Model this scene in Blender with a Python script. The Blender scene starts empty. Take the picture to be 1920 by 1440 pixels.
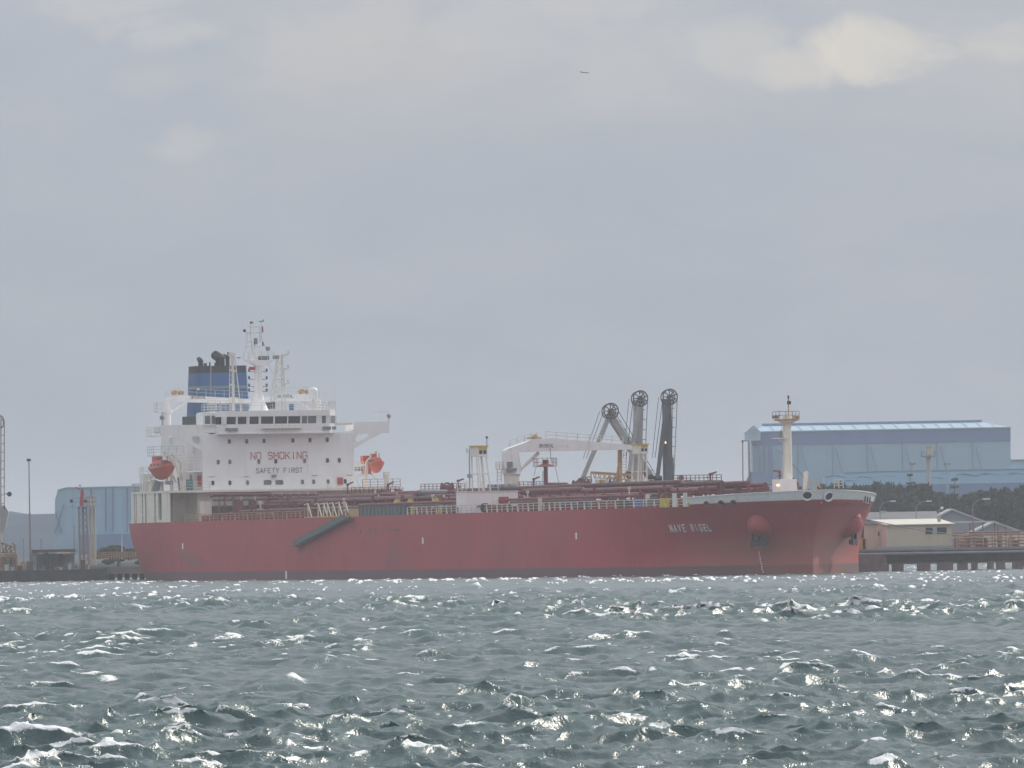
import bpy, math, random
import numpy as np
from mathutils import Vector, Matrix, geometry

# ---------------------------------------------------------------- camera, world, sun, exposure
scene = bpy.context.scene
col = scene.collection
R = math.radians
CAM_H = 3.1
ROLL = R(1.0)
FPX = 15150.0                                   # focal length in pixels of the 1920 px wide photograph
PITCH = math.atan((1032.0 - 720.0) / FPX)
cd = bpy.data.cameras.new('camera')
cd.sensor_width = 36.0
cd.lens = FPX / 1920.0 * 36.0
cd.clip_start = 1.0
cd.clip_end = 80000.0
cam = bpy.data.objects.new('camera', cd)
col.objects.link(cam)
fwd = Vector((0, math.cos(PITCH), math.sin(PITCH)))
rt = Vector((1, 0, 0)); up = rt.cross(fwd)
rt2 = rt * math.cos(ROLL) - up * math.sin(ROLL)
up2 = rt2.cross(fwd)
cam.matrix_world = Matrix.Translation((0, 0, CAM_H)) @ Matrix((
    (rt2.x, up2.x, -fwd.x, 0), (rt2.y, up2.y, -fwd.y, 0), (rt2.z, up2.z, -fwd.z, 0), (0, 0, 0, 1)))
scene.camera = cam

SUN_EL = R(33.0)
SUN_AZ = R(43.0)                                # from +Y (away from the camera) towards +X (right)
sun_dir = Vector((math.sin(SUN_AZ) * math.cos(SUN_EL), math.cos(SUN_AZ) * math.cos(SUN_EL), math.sin(SUN_EL)))

world = bpy.data.worlds.new('World'); scene.world = world
world.use_nodes = True
wn = world.node_tree.nodes; wl = world.node_tree.links
wn.clear()
w_out = wn.new('ShaderNodeOutputWorld'); w_bg = wn.new('ShaderNodeBackground')
w_bg.inputs['Strength'].default_value = 0.1
sky = wn.new('ShaderNodeTexSky'); sky.sky_type = 'NISHITA'; sky.sun_disc = False
sky.sun_elevation = SUN_EL; sky.sun_rotation = SUN_AZ
sky.air_density = 1.2; sky.dust_density = 2.0
w_tc = wn.new('ShaderNodeTexCoord')

def wmath(op, a, b=None, c=None, clamp=False):
    n = wn.new('ShaderNodeMath'); n.operation = op; n.use_clamp = clamp
    for i, v in enumerate((a, b, c)):
        if v is None: continue
        if isinstance(v, (int, float)): n.inputs[i].default_value = v
        else: wl.new(v, n.inputs[i])
    return n.outputs[0]

def wmix(fac, a, b):
    n = wn.new('ShaderNodeMix'); n.data_type = 'RGBA'
    if isinstance(fac, (int, float)): n.inputs[0].default_value = fac
    else: wl.new(fac, n.inputs[0])
    for i, v in ((6, a), (7, b)):
        if isinstance(v, tuple): n.inputs[i].default_value = (*v, 1)
        else: wl.new(v, n.inputs[i])
    return n.outputs[2]

def wnoise(scale, detail, rough, sx=1.0, sz=1.0, off=0.0, dist=0.0):
    mp = wn.new('ShaderNodeMapping'); wl.new(w_tc.outputs['Generated'], mp.inputs['Vector'])
    mp.inputs['Scale'].default_value = (sx, sx, sz)
    mp.inputs['Location'].default_value = (off, off * .37, off * .71)
    n = wn.new('ShaderNodeTexNoise'); wl.new(mp.outputs[0], n.inputs['Vector'])
    n.inputs['Scale'].default_value = scale; n.inputs['Detail'].default_value = detail
    n.inputs['Roughness'].default_value = rough; n.inputs['Distortion'].default_value = dist
    return n.outputs['Fac']

def wramp(v, lo, hi):
    n = wn.new('ShaderNodeMapRange'); n.interpolation_type = 'SMOOTHSTEP'
    wl.new(v, n.inputs['Value']); n.inputs['From Min'].default_value = lo; n.inputs['From Max'].default_value = hi
    return n.outputs['Result']

sep = wn.new('ShaderNodeSeparateXYZ'); wl.new(w_tc.outputs['Generated'], sep.inputs[0])
elev = sep.outputs['Z']; azx = sep.outputs['X']
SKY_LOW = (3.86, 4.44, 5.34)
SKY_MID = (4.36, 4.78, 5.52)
CLOUD_PALE = (5.4, 5.3, 5.45)
CLOUD_WARM = (7.0, 6.65, 6.2)
# grey veil of stratus over the blue sky
big = wnoise(16.0, 4.0, 0.55, 1.0, 2.0, 3.0)
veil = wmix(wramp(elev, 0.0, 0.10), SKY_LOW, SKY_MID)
patch = wmath('MULTIPLY', wramp(big, 0.36, 0.60), wramp(elev, 0.042, 0.064))
veil = wmix(wmath('MULTIPLY', patch, 0.8), veil, CLOUD_PALE)
# broken cumulus tops catching the sun: soft blobs with ragged edges
fine = wnoise(58.0, 7.0, 0.62, 1.0, 1.7, 9.0, 0.5)
def blob(px, py, rx, ry, gain):
    ax = (px - 960) / FPX
    ay = (1032 - (px - 960) * 0.01745 - py) / FPX
    dx = wmath('DIVIDE', wmath('SUBTRACT', azx, ax), rx / FPX)
    dz = wmath('DIVIDE', wmath('SUBTRACT', elev, ay), ry / FPX)
    d2 = wmath('ADD', wmath('MULTIPLY', dx, dx), wmath('MULTIPLY', dz, dz))
    d2 = wmath('ADD', d2, wmath('MULTIPLY', wmath('SUBTRACT', fine, 0.5), -5.5))
    g = wramp(d2, 1.5, -0.25)
    return wmath('MULTIPLY', g, gain)
blobs = None
for b in ((1640, 100, 150, 62, 1.0), (1520, 125, 95, 50, .65), (1400, 85, 110, 60, .42), (1180, 110, 260, 110, .2),
          (1000, 40, 240, 60, .25), (300, 62, 120, 42, .42), (365, 272, 75, 38, .32), (210, 10, 140, 40, .35), (1890, 75, 90, 40, .45),
          (285, 155, 90, 35, .2), (700, 30, 180, 60, .2), (560, 120, 260, 50, .14), (1100, 15, 300, 30, .35)):
    o_ = blob(*b)
    blobs = o_ if blobs is None else wmath('MAXIMUM', blobs, o_)
high = wmath('MULTIPLY', wramp(big, 0.50, 0.62), wramp(elev, 0.09, 0.16))
blobs = wmath('MAXIMUM', blobs, wmath('MULTIPLY', high, 0.7))
veil = wmix(blobs, veil, CLOUD_WARM)
mott = wnoise(34.0, 5.0, 0.6, 1.0, 2.6, 21.0, 0.4)
veil = wmix(wmath('MULTIPLY', wramp(mott, 0.35, 0.7), 0.35), veil, (5.15, 5.35, 5.75))
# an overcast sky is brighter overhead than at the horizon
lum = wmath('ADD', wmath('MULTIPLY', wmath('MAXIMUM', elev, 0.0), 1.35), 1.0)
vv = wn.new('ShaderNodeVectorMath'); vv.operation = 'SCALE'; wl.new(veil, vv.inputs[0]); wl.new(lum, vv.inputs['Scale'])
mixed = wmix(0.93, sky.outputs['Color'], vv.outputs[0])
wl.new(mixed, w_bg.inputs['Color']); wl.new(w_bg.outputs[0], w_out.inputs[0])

sd = bpy.data.lights.new('sun', 'SUN'); sd.energy = 3.2; sd.angle = R(0.6); sd.color = (1.0, 0.93, 0.83)
so = bpy.data.objects.new('sun', sd); col.objects.link(so)
so.rotation_euler = sun_dir.to_track_quat('Z', 'Y').to_euler(); so.location = (400, 400, 400)

vs = scene.view_settings
vs.view_transform = 'Standard'; vs.look = 'None'; vs.gamma = 1; vs.exposure = -0.12; vs.use_curve_mapping = False
scene.render.engine = 'CYCLES'
scene.cycles.volume_bounces = 0
scene.cycles.max_bounces = 6

# ---------------------------------------------------------------- frames of reference
# the ship's frame: x towards the bow (0 at the stern), y to port, z up, 0 at the water line
CT = 0.336; ST = math.sqrt(1 - CT * CT); THETA = math.acos(CT)
HU = 39.0                                        # the deckhouse front stands 39 m from the stern
HX = (520 - 960) / FPX * 1045.0; HY = 1045.0
SHIP0 = Vector((HX - HU * CT, HY + HU * ST, 0))
SM = Matrix.Translation(SHIP0) @ Matrix.Rotation(-THETA, 4, 'Z')
SMI = SM.inverted()
CAMI = cam.matrix_world.copy()

def ray(px, py):
    d = Vector(((px - 960) / FPX, (720 - py) / FPX, -1.0))
    return Vector((0, 0, CAM_H)), (CAMI.to_3x3() @ d).normalized()
PYD = [900]
def pu(px, py, u):                               # measured point in the ship's plane x = u
    py = py or PYD[0]
    o, d = ray(px, py); o = SMI @ o; d = SMI.to_3x3() @ d
    return o + d * ((u - o.x) / d.x)
def pv(px, py, y):                               # measured point in the ship's plane y = const
    o, d = ray(px, py); o = SMI @ o; d = SMI.to_3x3() @ d
    return o + d * ((y - o.y) / d.y)
def pw(px, py, Y):                               # measured point in the world plane Y = const
    py = py or 930
    o, d = ray(px, py)
    return o + d * (Y / d.y)
def proj(p, ship=True):
    q = CAMI.inverted() @ ((SM @ Vector(p)) if ship else Vector(p))
    return 960 - FPX * q.x / q.z, 720 + FPX * q.y / q.z

# ---------------------------------------------------------------- materials
MATS = {}
def mat(name, base, rough=0.6, var=0.12, scale=0.5, metal=0.0, streak=None, sfac=0.4, bump=0.0, stretch=(1, 1, 1), sw=1.3, slo=.56, shi=.74, spec=0.4):
    m = bpy.data.materials.new(name); m.use_nodes = True; MATS[name] = m
    nt = m.node_tree; N = nt.nodes; L = nt.links
    b = N['Principled BSDF']; b.inputs['Roughness'].default_value = rough; b.inputs['Metallic'].default_value = metal
    b.inputs['Specular IOR Level'].default_value = spec
    tc = N.new('ShaderNodeTexCoord'); mp = N.new('ShaderNodeMapping'); mp.inputs['Scale'].default_value = stretch
    L.new(tc.outputs['Object'], mp.inputs[0])
    n = N.new('ShaderNodeTexNoise'); n.inputs['Scale'].default_value = scale; n.inputs['Detail'].default_value = 6
    n.inputs['Roughness'].default_value = 0.65
    L.new(mp.outputs[0], n.inputs['Vector'])
    mr = N.new('ShaderNodeMapRange'); mr.inputs[1].default_value = .3; mr.inputs[2].default_value = .7
    L.new(n.outputs['Fac'], mr.inputs[0])
    mx = N.new('ShaderNodeMix'); mx.data_type = 'RGBA'; L.new(mr.outputs[0], mx.inputs[0])
    mx.inputs[6].default_value = (*[c * (1 - var) for c in base], 1); mx.inputs[7].default_value = (*[min(1, c * (1 + var)) for c in base], 1)
    out = mx.outputs[2]
    if streak:
        mp2 = N.new('ShaderNodeMapping'); mp2.inputs['Scale'].default_value = (sw, sw, sw * .09); L.new(tc.outputs['Object'], mp2.inputs[0])
        n2 = N.new('ShaderNodeTexNoise'); n2.inputs['Scale'].default_value = 1.0; n2.inputs['Detail'].default_value = 5; n2.inputs['Roughness'].default_value = .7
        L.new(mp2.outputs[0], n2.inputs['Vector'])
        r2 = N.new('ShaderNodeMapRange'); r2.inputs[1].default_value = slo; r2.inputs[2].default_value = shi; r2.inputs[4].default_value = sfac
        L.new(n2.outputs['Fac'], r2.inputs[0])
        m2 = N.new('ShaderNodeMix'); m2.data_type = 'RGBA'; L.new(r2.outputs[0], m2.inputs[0]); L.new(out, m2.inputs[6]); m2.inputs[7].default_value = (*streak, 1)
        out = m2.outputs[2]
    L.new(out, b.inputs['Base Color'])
    if bump:
        bp = N.new('ShaderNodeBump'); bp.inputs['Strength'].default_value = bump; bp.inputs['Distance'].default_value = 0.1
        L.new(n.outputs['Fac'], bp.inputs['Height']); L.new(bp.outputs[0], b.inputs['Normal'])
    return m

RUST = (.28, .12, .05)
mat('white_paint', (.83, .82, .82), .5, .06, .35, streak=(.42, .33, .26), sfac=.35)
mat('cream_paint', (.78, .74, .65), .5, .08, .6, streak=RUST, sfac=.45)
mat('deck_red', (.20, .050, .045), .7, .35, .7, streak=(.10, .04, .04), sfac=.5)
mat('pipe_red', (.17, .045, .048), .55, .3, .9, streak=(.33, .16, .14), sfac=.35)
mat('pipe_dark', (.10, .045, .045), .6, .4, .9)
mat('hose_grey', (.055, .06, .062), .6, .4, .8)
mat('rust_steel', (.22, .12, .08), .8, .4, 1.2)
mat('rail_white', (.62, .60, .55), .5, .15, .8, streak=RUST, sfac=.6)
mat('rail_worn', (.42, .27, .17), .7, .4, .9)
mat('rail_red', (.20, .07, .06), .6, .3, .8)
mat('yellow_paint', (.55, .42, .07), .5, .25, 1.5, streak=RUST, sfac=.4)
mat('ochre_paint', (.50, .33, .15), .6, .25, 1.0, streak=RUST, sfac=.5)
mat('funnel_blue', (.035, .105, .255), .5, .12, .4, streak=(.05, .06, .09), sfac=.35)
mat('funnel_black', (.03, .026, .03), .6, .3, .6)
mat('funnel_stripe', (.16, .22, .25), .5, .15, .6)
mat('soot_black', (.028, .026, .026), .7, .3, 1.0)
mat('green_black', (.03, .045, .04), .7, .4, 1.0)
mat('glass_dark', (.025, .03, .04), .12, .2, .5, spec=.6)
mat('glass_clear', (.35, .40, .42), .2, .1, .5)
mat('window_pale', (.13, .15, .14), .25, .3, 1.5)
mat('orange_gel', (.50, .07, .03), .45, .12, 1.2, streak=(.35, .07, .04), sfac=.4)
mat('letter_red', (.50, .06, .07), .5, .1, 1)
mat('letter_dark', (.10, .10, .12), .5, .1, 1)
mat('letter_white', (.82, .80, .80), .5, .15, 1)
mat('red_box', (.42, .035, .04), .5, .1, 1)
mat('grey_arm', (.36, .365, .36), .55, .18, .5, streak=(.2, .19, .18), sfac=.5)
mat('dark_arm', (.115, .115, .125), .6, .2, .5, streak=(.07, .06, .06), sfac=.5)
mat('cable_dark', (.05, .05, .055), .6, .1, 1)
mat('wheel_dark', (.11, .10, .10), .6, .2, 1)
mat('bulwark_grey', (.88, .86, .84), .5, .06, .4, streak=(.35, .28, .2), sfac=.3)
mat('anchor_black', (.03, .03, .032), .7, .3, 2)
mat('concrete', (.19, .155, .15), .9, .35, .8, streak=(.08, .06, .055), sfac=.7)
mat('timber_dark', (.075, .065, .06), .9, .35, .9)
mat('steel_grey', (.22, .23, .25), .6, .15, .8)
mat('blue_cladding', (.25, .41, .53), .6, .05, .15, streak=(.10, .29, .47), sfac=.6, sw=.5)
mat('blue_dark', (.07, .15, .35), .6, .06, .2)
mat('blue_roof', (.40, .53, .63), .8, .06, .2, spec=.1)
mat('blue_deep', (.08, .18, .34), .6, .06, .2)
mat('mural_pale', (.24, .47, .66), .6, .06, .2)
mat('shed_beige', (.56, .53, .42), .75, .06, .6, streak=(.4, .33, .25), sfac=.4)
mat('roof_pale', (.62, .60, .52), .6, .06, .6)
mat('roof_grey', (.16, .16, .17), .8, .12, .5)
mat('wall_lilac', (.26, .27, .31), .8, .06, .4)
mat('wall_house', (.42, .44, .46), .8, .06, .4)
mat('orange_rail', (.30, .19, .13), .7, .25, 1)
mat('red_white_tower', (.26, .19, .21), .6, .2, .7)
mat('bark', (.09, .07, .055), .9, .3, 2)
mat('leaf_dark', (.028, .033, .016), .8, .45, .35, spec=.1)
mat('leaf_pine', (.028, .045, .03), .8, .35, .4)
mat('hill_scrub', (.018, .04, .075), .95, .35, .02, spec=0)
mat('sand_ground', (.05, .055, .045), .95, .25, .05, spec=0)
mat('gangway_grey', (.10, .115, .12), .5, .2, 1.0)
mat('green_box', (.05, .16, .14), .6, .2, 1.0)
mat('dome_white', (.70, .70, .72), .4, .03, 1)
mat('skin', (.4, .25, .18), .6, .1, 1)
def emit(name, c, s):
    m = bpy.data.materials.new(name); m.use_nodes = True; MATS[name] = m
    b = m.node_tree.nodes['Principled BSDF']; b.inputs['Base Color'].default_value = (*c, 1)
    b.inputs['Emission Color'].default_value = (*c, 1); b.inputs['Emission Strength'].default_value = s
emit('lamp_glint_glow', (1.0, .66, .30), 2.2)  # shared by the deck lamp and the painted glint on the loading arm

# ---------------------------------------------------------------- mesh building
class MB:
    def __init__(s): s.v = []; s.f = []; s.m = []; s.cm = 0
    def use(s, i): s.cm = i; return s
    def add(s, vs, fs):
        n = len(s.v); s.v += [tuple(v) for v in vs]
        for f in fs: s.f.append(tuple(i + n for i in f)); s.m.append(s.cm)
        return s
    def box(s, a, b):
        x0, y0, z0 = [min(p, q) for p, q in zip(a, b)]; x1, y1, z1 = [max(p, q) for p, q in zip(a, b)]
        return s.add([(x0,y0,z0),(x1,y0,z0),(x1,y1,z0),(x0,y1,z0),(x0,y0,z1),(x1,y0,z1),(x1,y1,z1),(x0,y1,z1)],
                     [(0,3,2,1),(4,5,6,7),(0,1,5,4),(1,2,6,5),(2,3,7,6),(3,0,4,7)])
    def bar(s, p, q, w, h=None):
        p = Vector(p); q = Vector(q); h = w if h is None else h
        d = (q - p).normalized(); a = Vector((0, 0, 1)) if abs(d.z) < .95 else Vector((1, 0, 0))
        e = d.cross(a).normalized() * w / 2; g = e.cross(d).normalized() * h / 2
        vs = [o + x for o in (p, q) for x in (-e - g, e - g, e + g, -e + g)]
        return s.add(vs, [(3,2,1,0),(4,5,6,7),(0,1,5,4),(1,2,6,5),(2,3,7,6),(3,0,4,7)])
    def cyl(s, p, q, r0, r1=None, n=10, cap=True):
        p = Vector(p); q = Vector(q); r1 = r0 if r1 is None else r1
        d = (q - p).normalized(); a = Vector((0, 0, 1)) if abs(d.z) < .9 else Vector((1, 0, 0))
        e = d.cross(a).normalized(); g = e.cross(d)
        vs = []
        for o, r in ((p, r0), (q, r1)):
            for i in range(n):
                t = 2 * math.pi * i / n; vs.append(o + (e * math.cos(t) + g * math.sin(t)) * r)
        fs = [(i, i + n, (i + 1) % n + n, (i + 1) % n) for i in range(n)]
        if cap: fs += [tuple(range(n)), tuple(range(2 * n - 1, n - 1, -1))]
        return s.add(vs, fs)
    def tube(s, pts, r, n=8):
        for a, b in zip(pts, pts[1:]): s.cyl(a, b, r, r, n)
        return s
    def ball(s, c, r, n=12, m=8, sc=(1, 1, 1), half=False):
        vs = []; fs = []
        for j in range(m + 1):
            ph = math.pi * j / m * (0.5 if half else 1)
            for i in range(n):
                t = 2 * math.pi * i / n
                vs.append((c[0] + r * sc[0] * math.sin(ph) * math.cos(t), c[1] + r * sc[1] * math.sin(ph) * math.sin(t), c[2] + r * sc[2] * math.cos(ph)))
        for j in range(m):
            for i in range(n): fs.append((j * n + i, (j + 1) * n + i, (j + 1) * n + (i + 1) % n, j * n + (i + 1) % n))
        return s.add(vs, fs)
    def prism(s, poly, d):                       # poly: list of 3D points in order, d: extrusion vector
        d = Vector(d); n = len(poly); a = [Vector(p) for p in poly]
        return s.add(a + [p + d for p in a], [tuple(range(n)), tuple(range(2 * n - 1, n - 1, -1))] + [(i, i + n, (i + 1) % n + n, (i + 1) % n) for i in range(n)])
    def holed(s, outer, hole, d):
        d = Vector(d); o = [Vector(p) for p in outer]; h = [Vector(p) for p in hole]
        tr = geometry.tessellate_polygon([o, h]); allp = o + h; n = len(allp)
        fs = [tuple(t) for t in tr] + [tuple(i + n for i in reversed(t)) for t in tr]
        for st, ln in ((0, len(o)), (len(o), len(h))):
            for i in range(ln):
                a_ = st + i; b_ = st + (i + 1) % ln; fs.append((a_, a_ + n, b_ + n, b_))
        return s.add(allp + [p + d for p in allp], fs)
    def ring(s, c, ax, r, t, n=20, w=None):      # flat ring (rim of a wheel)
        c = Vector(c); ax = Vector(ax).normalized(); a = Vector((0, 0, 1)) if abs(ax.z) < .9 else Vector((1, 0, 0))
        e = ax.cross(a).normalized(); g = e.cross(ax)
        pts = [c + (e * math.cos(2 * math.pi * i / n) + g * math.sin(2 * math.pi * i / n)) * r for i in range(n)]
        for i in range(n): s.bar(pts[i], pts[(i + 1) % n], t, w or t)
        return s
    def rail(s, pts, h=1.1, n=3, sp=1.6, t=.06, posts=True):
        pts = [Vector(p) for p in pts]
        for a, b in zip(pts, pts[1:]):
            for k in range(n):
                z = Vector((0, 0, h * (k + 1) / n)); s.bar(a + z, b + z, t)
            if posts:
                L = (b - a).length; m = max(1, round(L / sp))
                for i in range(m + 1):
                    p = a.lerp(b, i / m); s.bar(p, p + Vector((0, 0, h)), t * 1.2)
        return s
    def ladder(s, a, b, side, w=.5, t=.06, step=.35):
        a = Vector(a); b = Vector(b); e = Vector(side).normalized() * w / 2
        s.bar(a - e, b - e, t); s.bar(a + e, b + e, t); m = int((b - a).length / step)
        for i in range(1, m): p = a.lerp(b, i / m); s.bar(p - e, p + e, t * .8)
        return s
    def mesh(s, name, mats, org=(0, 0, 0), smooth=None):
        me = bpy.data.meshes.new(name)
        ox, oy, oz = org
        me.from_pydata([(x - ox, y - oy, z - oz) for x, y, z in s.v], [], s.f)
        if isinstance(mats, str): mats = [mats]
        for k in mats: me.materials.append(MATS[k])
        if len(mats) > 1: me.polygons.foreach_set('material_index', s.m)
        if smooth:
            me.polygons.foreach_set('use_smooth', [True] * len(me.polygons)); me.set_sharp_from_angle(angle=R(smooth))
        me.update()
        return me

ORG = {}
def thing(name, label, cat, org=(0, 0, 0), ship=True, group=None, rz=None):
    o = bpy.data.objects.new(name, None); col.objects.link(o); o.empty_display_size = .5
    if ship: o.location = SM @ Vector(org); o.rotation_euler = (0, 0, -THETA)
    else: o.location = org; o.rotation_euler = (0, 0, rz or 0)
    o['label'] = label; o['category'] = cat
    if group: o['group'] = group
    ORG[o.name] = Vector(org)
    return o
def root_org(o):
    while o.parent: o = o.parent
    return ORG[o.name]
def part(name, mb, mats, parent, smooth=None, label=None, kind=None, me=None, loc=None):
    if me is None: me = mb.mesh(name, mats, root_org(parent), smooth)
    o = bpy.data.objects.new(name, me); col.objects.link(o); o.parent = parent
    if loc is not None: o.location = loc
    if label: o['label'] = label
    if kind: o['kind'] = kind
    return o
def struct(name, mb, mats, smooth=None):
    o = bpy.data.objects.new(name, mb.mesh(name, mats, (0, 0, 0), smooth)); col.objects.link(o); o['kind'] = 'structure'; return o
def copy_tree(o, parent=None):
    c = o.copy(); col.objects.link(c); c.parent = parent
    for ch in list(o.children): copy_tree(ch, c)
    return c

# block lettering drawn from straight strokes on a 4 x 6 grid
GL = {'N': [[(0,0),(0,6),(4,0),(4,6)]], 'O': [[(1,0),(3,0),(4,1),(4,5),(3,6),(1,6),(0,5),(0,1),(1,0)]],
 'S': [[(0,1),(1,0),(3,0),(4,1),(4,2.3),(3,3.1),(1,3.1),(0,3.9),(0,5),(1,6),(3,6),(4,5)]], 'M': [[(0,0),(0,6),(2,2.5),(4,6),(4,0)]],
 'K': [[(0,0),(0,6)],[(4,6),(0,2.4)],[(1.4,3.6),(4,0)]], 'I': [[(2,0),(2,6)]], 'G': [[(4,5),(3,6),(1,6),(0,5),(0,1),(1,0),(3,0),(4,1),(4,2.8),(2.2,2.8)]],
 'A': [[(0,0),(2,6),(4,0)],[(.8,2),(3.2,2)]], 'F': [[(0,0),(0,6),(4,6)],[(0,3.2),(3,3.2)]], 'E': [[(4,0),(0,0),(0,6),(4,6)],[(0,3.1),(3,3.1)]],
 'T': [[(2,0),(2,6)],[(0,6),(4,6)]], 'Y': [[(2,0),(2,3),(0,6)],[(2,3),(4,6)]], 'R': [[(0,0),(0,6),(3,6),(4,5.2),(4,3.8),(3,3),(0,3)],[(2,3),(4,0)]],
 'V': [[(0,6),(2,0),(4,6)]], 'L': [[(0,6),(0,0),(4,0)]], '0': [[(1,0),(3,0),(4,1),(4,5),(3,6),(1,6),(0,5),(0,1),(1,0)]],
 '1': [[(1,5),(2,6),(2,0)]], '2': [[(0,5),(1,6),(3,6),(4,5),(4,4),(0,0),(4,0)]], '-': [[(.5,3),(3.5,3)]], 'W': [[(0,6),(1,0),(2,4),(3,0),(4,6)]]}
def letters(text, o, ex, ez, nrm, height, total, st=.8, dep=.02):
    mb = MB(); o = Vector(o); ex = Vector(ex).normalized(); ez = Vector(ez).normalized(); nrm = Vector(nrm).normalized()
    n = len(text); cell = total / (n * 1.0 - .32); gw = cell * .68 / 4; gh = height / 6
    for i, ch in enumerate(text):
        for stn in GL.get(ch, []):
            P = [o + ex * (i * cell + x * gw) + ez * (y * gh) for x, y in stn]
            for a, b in zip(P, P[1:]):
                dx_, dz_ = (b - a).dot(ex) / gw, (b - a).dot(ez) / gh; l_ = math.hypot(dx_, dz_) or 1; dx_ /= l_; dz_ /= l_
                e = (ex * gw * dz_ - ez * gh * dx_) * st / 2; d2 = (ex * gw * dx_ + ez * gh * dz_) * st * .35
                q = [a - e - d2, a + e - d2, b + e + d2, b - e + d2]
                mb.prism(q, nrm * dep)
    return mb

# ---------------------------------------------------------------- the sea
rng = np.random.default_rng(11)
def build_sea():
    in_half = R(4.9)
    az = np.concatenate([np.linspace(-math.pi, -R(12), 24)[:-1], np.linspace(-R(12), -in_half, 22)[:-1],
                         np.linspace(-in_half, in_half, 440), np.linspace(in_half, R(12), 22)[1:], np.linspace(R(12), math.pi, 24)[1:]])
    rr = [97.0]
    while rr[-1] < 1180: rr.append(rr[-1] + .086 * (rr[-1] / 120) ** 1.6)
    rr = np.concatenate([np.geomspace(1.5, 97, 26)[:-1], np.array(rr), np.geomspace(1185, 9500, 50)[1:]])
    A, D = np.meshgrid(az, rr)
    X = D * np.sin(A); Y = D * np.cos(A)
    dr = np.gradient(rr)[:, None]; dxr = (2 * in_half / 439) * rr[:, None]; daz = np.gradient(az)[None, :]
    N = 240
    lam = np.exp(rng.uniform(math.log(.12), math.log(6.0), N))
    k = 2 * math.pi / lam
    main = R(146)                                # direction of travel, clockwise from +Y: to the right and a little towards the camera
    ang = main + rng.normal(0, 1, N) * np.interp(lam, [.4, 2, 7], [R(52), R(36), R(22)])
    kx = np.sin(ang); ky = np.cos(ang)
    slope = 0.031 * np.interp(lam, [.12, .3, .75, 1.9, 4.0, 6.0], [1.7, 1.8, 1.5, 1.3, .9, .65])
    amp = slope / k
    ph = rng.uniform(0, 2 * math.pi, N)
    Z = np.zeros_like(X); DX = np.zeros_like(X); DY = np.zeros_like(X)
    JXX = np.zeros_like(X); JYY = np.zeros_like(X); JXY = np.zeros_like(X)
    # gusts and groups: amplitude changes slowly from place to place
    grp = 1 + .30 * np.sin(X * .11 + .7 * np.sin(Y * .021)) * np.sin(Y * .034 + 1.3 + .9 * np.sin(X * .05)) + .2 * np.sin(X * .043 + Y * .017)
    grp = grp * (.84 + .16 * np.clip((Y - 120) / 100, 0, 1) + .8 * np.clip((Y - 170) / 420, 0, 1))   # the open water further out is rougher than the lee by the shore
    i0 = 24
    for i in range(N):
        fade = np.clip((lam[i] / (dr * abs(ky[i]) + 1e-6) - 2.4) / 2.0, 0, 1) * np.clip((lam[i] / (dxr * abs(kx[i]) + 1e-6) - 2.4) / 2.0, 0, 1)
        last = int(np.max(np.nonzero(fade[:, 0] > 0)[0])) + 1 if np.any(fade > 0) else 0
        if last <= i0: continue
        s = slice(i0, last)
        fc = np.clip((lam[i] / (daz * 260 * abs(kx[i]) + 1e-6) - 2.4) / 2.0, 0, 1) * (daz < .2); fc = np.where(daz < .0005, 1.0, fc)
        t = k[i] * (kx[i] * X[s] + ky[i] * Y[s]) + ph[i]
        c = np.cos(t); sn = np.sin(t); a = amp[i] * fade[s] * fc
        Z[s] += a * c; q = 1.2 if lam[i] > .5 else .7
        DX[s] -= q * a * kx[i] * sn; DY[s] -= q * a * ky[i] * sn
        if lam[i] > .7:
            jj = 1.6 * a * k[i] * c
            JXX[s] -= jj * kx[i] ** 2; JYY[s] -= jj * ky[i] ** 2; JXY[s] -= jj * kx[i] * ky[i]
    Z *= grp; DX *= grp; DY *= grp
    J = (1 + JXX * grp) * (1 + JYY * grp) - (JXY * grp) ** 2
    X2 = X + DX; Y2 = Y + DY
    sg = np.array([J[r_].std() for r_ in range(J.shape[0])]); s0 = sg[30:300].mean()
    boost = np.clip(s0 / np.maximum(sg, .05), 1, 1.35)[:, None]; J = 1 + (J - 1) * boost
    sj = np.maximum(np.array([J[r_].std() for r_ in range(J.shape[0])]), .12)[:, None]
    foam = np.clip(((1 - J) / sj - 1.62) / 1.5, 0, 1) * np.clip(Z / .12, 0.0, 1)
    for bx, by, s in ((203, 1283, 1.0), (552, 1287, 1.1), (258, 1143, .85), (1537, 1228, .6), (908, 1240, .8), (1075, 1304, .55), (1728, 1094, .7), (888, 1108, .9), (1440, 1172, .8), (1003, 1202, .5), (1040, 1362, .9), (490, 1112, .6), (1660, 1112, .6)):
        o, dv = ray(bx, by); p = o + dv * (-CAM_H / dv.z); d0 = p.y; u = 26 * s * d0 / FPX
        ex = (X - p.x); ey = (Y - d0) / (u * 2.2)
        prof = np.where(ex < 0, np.exp(-(ex / (u * 2.4)) ** 2), np.exp(-(ex / (u * .8)) ** 2)) * np.exp(-ey ** 2)
        Z += prof * u * .6
        foam = np.clip(np.maximum(foam, .30 * foam + .46 * np.exp(-((ex - u * .25) / (u * 1.1)) ** 2) * np.exp(-ey ** 2)), 0, 1)
    nr, nc = X.shape
    co = np.empty((nr * nc, 3), np.float32)
    co[:, 0] = X2.ravel(); co[:, 1] = Y2.ravel(); co[:, 2] = Z.ravel()
    idx = np.arange(nr * nc).reshape(nr, nc)
    q = np.stack([idx[:-1, :-1], idx[:-1, 1:], idx[1:, 1:], idx[1:, :-1]], -1).reshape(-1, 4)[:, ::-1]
    me = bpy.data.meshes.new('sea_water')
    me.vertices.add(nr * nc); me.vertices.foreach_set('co', co.ravel())
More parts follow.
